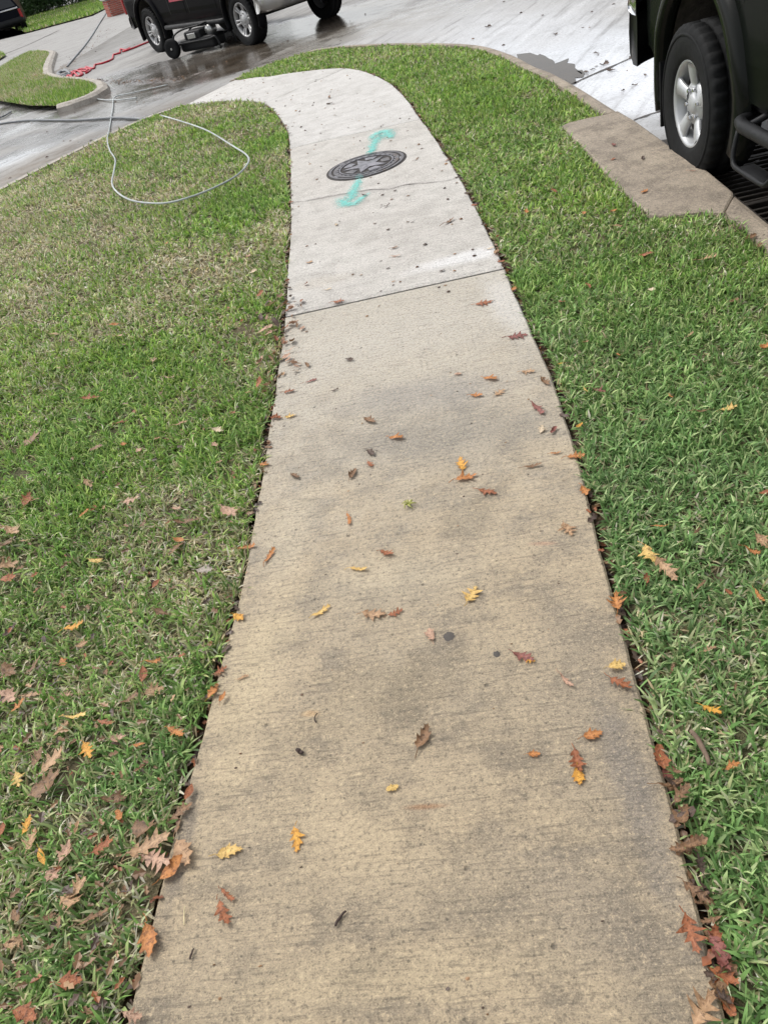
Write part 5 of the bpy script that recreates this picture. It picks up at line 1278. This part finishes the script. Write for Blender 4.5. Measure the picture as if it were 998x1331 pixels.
def litter_stuff(name, n, side, y0, y1, spread, cols, label, size=(.015, .04), bias=.014):
    E = np.array([p for p in (ELs if side < 0 else ERs)]); pe = pix(E); ok = (pe[:, 1] > y0) & (pe[:, 1] < y1) & (pe[:, 2] > .2); E = E[ok]; V = []; F = []; mi = []; C = []
    for i in range(n):
        k = random.randrange(1, len(E) - 1); p = E[k].copy(); t = E[k+1] - E[k-1]; t /= np.linalg.norm(t); nn = np.array([-t[1], t[0], 0]) * (1 if side < 0 else -1)
        off = random.gauss(bias, spread); p = p + nn * off; p[2] = float(Zt(p[0], p[1])) + (.004 if off < 0 else random.uniform(-.045, -.006))
        L = random.uniform(*size); M_ = (Matrix.Translation(Vector(p)) @ Matrix.Rotation(random.uniform(0, 6.28), 4, 'Z') @ Matrix.Rotation(random.uniform(-.7, .7), 4, 'X'))
        sh = [(-.5,0,0),(-.2,.22,.05),(.05,.12,.02),(.2,.28,.08),(.5,.02,.03),(.2,-.22,.06),(0,-.1,.01),(-.25,-.2,.05)]
        k0 = len(V); V += [tuple(M_ @ Vector((x * L, y * L, z * L))) for x, y, z in sh]; F.append(tuple(k0 + j for j in range(8))); mi.append(random.randrange(len(cols)))
    me = bpy.data.meshes.new(name); me.from_pydata(V, [], F)
    for c in cols: me.materials.append(LM[c])
    me.polygons.foreach_set('material_index', mi); me.update(); o = link(bpy.data.objects.new(name, me)); return tag(o, label, 'leaf litter', kind='stuff')
litter_stuff('leaf_litter', 1100, -1, 95, 1331, .010, ['brown', 'dark', 'rust', 'dark'], 'brown leaf crumbs filling the gap along the left sidewalk edge', (.012, .04))
litter_stuff('leaf_litter', 1300, 1, 88, 1331, .009, ['brown', 'dark', 'rust', 'brown', 'dark'], 'brown leaf crumbs filling the gap along the right sidewalk edge', (.012, .045))
def lawn_bits():
    V = []; F = []; mi = []; cols = ['brown', 'tan', 'dark', 'brown', 'brown', 'rust', 'dark']; P = np.array([p[:2] for p in lawnL])
    cl = [(20,710,.22,40),(30,890,.25,45),(180,1110,.16,40),(110,1180,.15,25),(60,1000,.18,30),(245,690,.2,30),(330,430,.22,50),(310,520,.2,20),(290,860,.08,12)]
    pts = []
    for x, y, sg_, n in cl:
        c = att(x, y)[:2]; pts += [c + rng.normal(size=2) * sg_ for _ in range(n)]
    for _ in range(330): pts.append(att(random.uniform(-40, 360), 330 + 1000 * random.random() ** .8)[:2])
    for a in pts:
        if not inside(np.array([a]), P)[0]: continue
        L = random.uniform(.012, .034); M_ = Matrix.Translation((a[0], a[1], float(Zt(*a)) + random.uniform(.0, .024))) @ Matrix.Rotation(random.uniform(0, 6.28), 4, 'Z') @ Matrix.Rotation(random.uniform(-.6, .6), 4, 'X')
        k0 = len(V); e = random.uniform(.6, 1.2)
        V += [tuple(M_ @ Vector((x * L, y * L * e, z * L))) for x, y, z in [(-.5,0,0),(-.2,.24,.1),(.0,.12,.02),(.18,.32,.12),(.5,.05,.05),(.22,-.2,.1),(.02,-.1,.01),(-.22,-.26,.12),(.0,0,0)]]
        for j in range(8): F.append((k0 + j, k0 + (j + 1) % 8, k0 + 8)); 
        mi += [random.randrange(len(cols))] * 8
    me = bpy.data.meshes.new('leaf_litter'); me.from_pydata(V, [], F)
    for c in cols: me.materials.append(LM[c])
    me.polygons.foreach_set('material_index', mi); me.update(); tag(link(bpy.data.objects.new('leaf_litter', me)), 'small broken brown leaf pieces scattered through the left lawn', 'leaf litter', kind='stuff')
lawn_bits()
# crumbs and specks scattered on the walk and the street
def crumbs(name, pts, cols, label, size):
    V = []; F = []; mi = []
    for p in pts:
        L = random.uniform(*size); a = random.uniform(0, 6.28); k0 = len(V); e = random.uniform(.3, .9); h = random.uniform(.08, .4)
        ring_ = [(math.cos(a + t) * L * .5 - math.sin(a) * 0, math.sin(a + t) * L * .5 * e, random.uniform(0, .15) * L) for t in (0, 1.2, 2.1, 3.3, 4.1, 5.3)]
        V += [(p[0] + x, p[1] + y, p[2] + z) for x, y, z in ring_] + [(p[0], p[1], p[2] + L * h)]; F += [(k0 + j, k0 + (j + 1) % 6, k0 + 6) for j in range(6)]; mi += [random.randrange(len(cols))] * 6
    me = bpy.data.meshes.new(name); me.from_pydata(V, [], F)
    for c in cols: me.materials.append(LM[c])
    me.polygons.foreach_set('material_index', mi[:len(me.polygons)]); me.update(); o = link(bpy.data.objects.new(name, me)); return tag(o, label, 'debris', kind='stuff')
walk_poly = np.array([p[:2] for p in ELs] + [p[:2] for p in ERs[::-1]])
q = np.c_[rng.uniform(-1, 1.5, 9000), rng.uniform(.3, 11.8, 9000)]; q = q[inside(q, walk_poly)]; yy = q[:, 1]
far_ = q[(yy > 3.4)][:230]; nr_ = q[(yy <= 3.4)][:110]
crumbs('leaf_crumbs', [(a, b, float(Zt(a, b)) + .002) for a, b in far_], ['dark', 'brown', 'tan', 'dark'], 'tiny dark leaf crumbs scattered over the pale slabs', (.008, .028))
crumbs('leaf_crumbs', [(a, b, .001) for a, b in nr_], ['dark', 'brown', 'dark', 'tan'], 'tiny dark specks of leaf scattered over the tan slab', (.003, .010))
sp = []
for _ in range(300):
    x, y = random.uniform(-20, 998) if random.random() < .3 else random.uniform(-20, 480), random.uniform(0, 245); p = at(x, y, STREET_Z + .002)
    c = (inside(p[None, :2], earth_poly)[0] or inside(p[None, :2], isl)[0] or p[1] > 24)
    if not c: sp.append(p)
for _ in range(330):                                   # silt line at the driveway lip and by the kerbs
    t = random.random(); x = 78 + 160 * t + random.gauss(0, 5); y = 101 + 5 * math.sin(t * 3) + random.gauss(0, 1.6); sp.append(at(x, y, STREET_Z + .002))
for _ in range(160):
    t = random.random(); x = 84 + 60 * t + random.gauss(0, 5); y = 88 - 52 * t + random.gauss(0, 2.5); sp.append(at(x, y, STREET_Z + .002))
crumbs('leaf_crumbs', sp, ['dark', 'dark', 'brown'], 'dark leaf crumbs and silt scattered on the wet street', (.016, .055))
# odd bits
def bit_obj(name, x, y, L, ang, mat, label, cat, r=.004, curve=.1, dz=.006):
    p = att(x, y, dz); q = at(x + 6 * math.cos(R_(ang)), y - 6 * math.sin(R_(ang)), p[2]); d = (q - p); d /= np.linalg.norm(d); n = np.array([-d[1], d[0], 0]); L = L / scale_at(p)
    P = [p + d * L * (t - .5) + n * L * curve * math.sin(t * 3.1) + [0, 0, r * .5 * math.sin(t * 9)] for t in np.linspace(0, 1, 9)]
    o = MB().tube(P, [r * (1 - .6 * abs(t - .4)) for t in np.linspace(0, 1, 9)], 6).build(name, mat, None, True); return tag(o, label, cat)
M_TWIG = plain('grey brown twig', (.15,.105,.075), .9, 0, .3, 60, .002); M_DTW = plain('dark twig', (.05,.035,.03), .9, 0, .3, 60)
bit_obj('twig', 909, 972, 52, -62, M_TWIG, 'grey brown strip of bark lying in the right lawn', 'twig', .0065, .07, .022)
bit_obj('twig', 443, 1194, 22, 55, M_DTW, 'small dark twig on the tan slab below the golden leaf', 'twig', .0035)
bit_obj('twig', 412, 933, 14, 80, M_DTW, 'short dark curved twig on the left part of the tan slab', 'twig', .002, .25)
bit_obj('twig', 390, 977, 11, -30, M_DTW, 'stubby dark chip on the tan slab left of the curled brown leaf', 'twig', .006, .02)
bit_obj('twig', 250, 1240, 13, 70, M_DTW, 'tiny dark sliver near the front left corner of the tan slab', 'twig', .0025)
bit_obj('twig', 240, 1190, 24, 88, plain('straw', (.55,.47,.28), .8), 'thin straw stalk on the tan slab left of the rust leaves', 'straw', .0014, .03)
M_SPRIG = plain('yellow green sprig', (.33,.34,.10), .7)
p = att(531, 656, .005); sg_ = MB()
for a in (.3, 1.5, 2.4, 3.6, 4.6, 5.6):
    L = random.uniform(.018, .034); sg_.tube([tuple(p), tuple(p + np.array([math.cos(a) * L * .5, math.sin(a) * L * .5, .012])), tuple(p + np.array([math.cos(a + .4) * L, math.sin(a + .4) * L, .004]))], (.0028, .0034, .001), 5)
tag(sg_.build('grass_sprig', M_SPRIG, None, True), 'small yellow green grass sprig lying on the middle of the tan slab', 'sprig')
for x, y, r, lab in ((583, 826, 7, 'dark oval blot on the tan slab beside the pinkish leaf'), (645, 849, 4.5, 'small dark round blot on the tan slab left of the maroon leaf')):
    p = att(x, y, .004); rr = r / scale_at(p); n = 22; pts = [(p[0] + rr * math.cos(6.283*i/n) * random.uniform(.85, 1.2), p[1] + rr * 1.1 * math.sin(6.283*i/n) * random.uniform(.85, 1.2), p[2] - .0035) for i in range(n)]
    tag(mesh_obj('gum_spot', pts + [(p[0], p[1], p[2] - .0025)], [(i, (i + 1) % n, n) for i in range(n)], M_TAR), lab, 'gum spot')
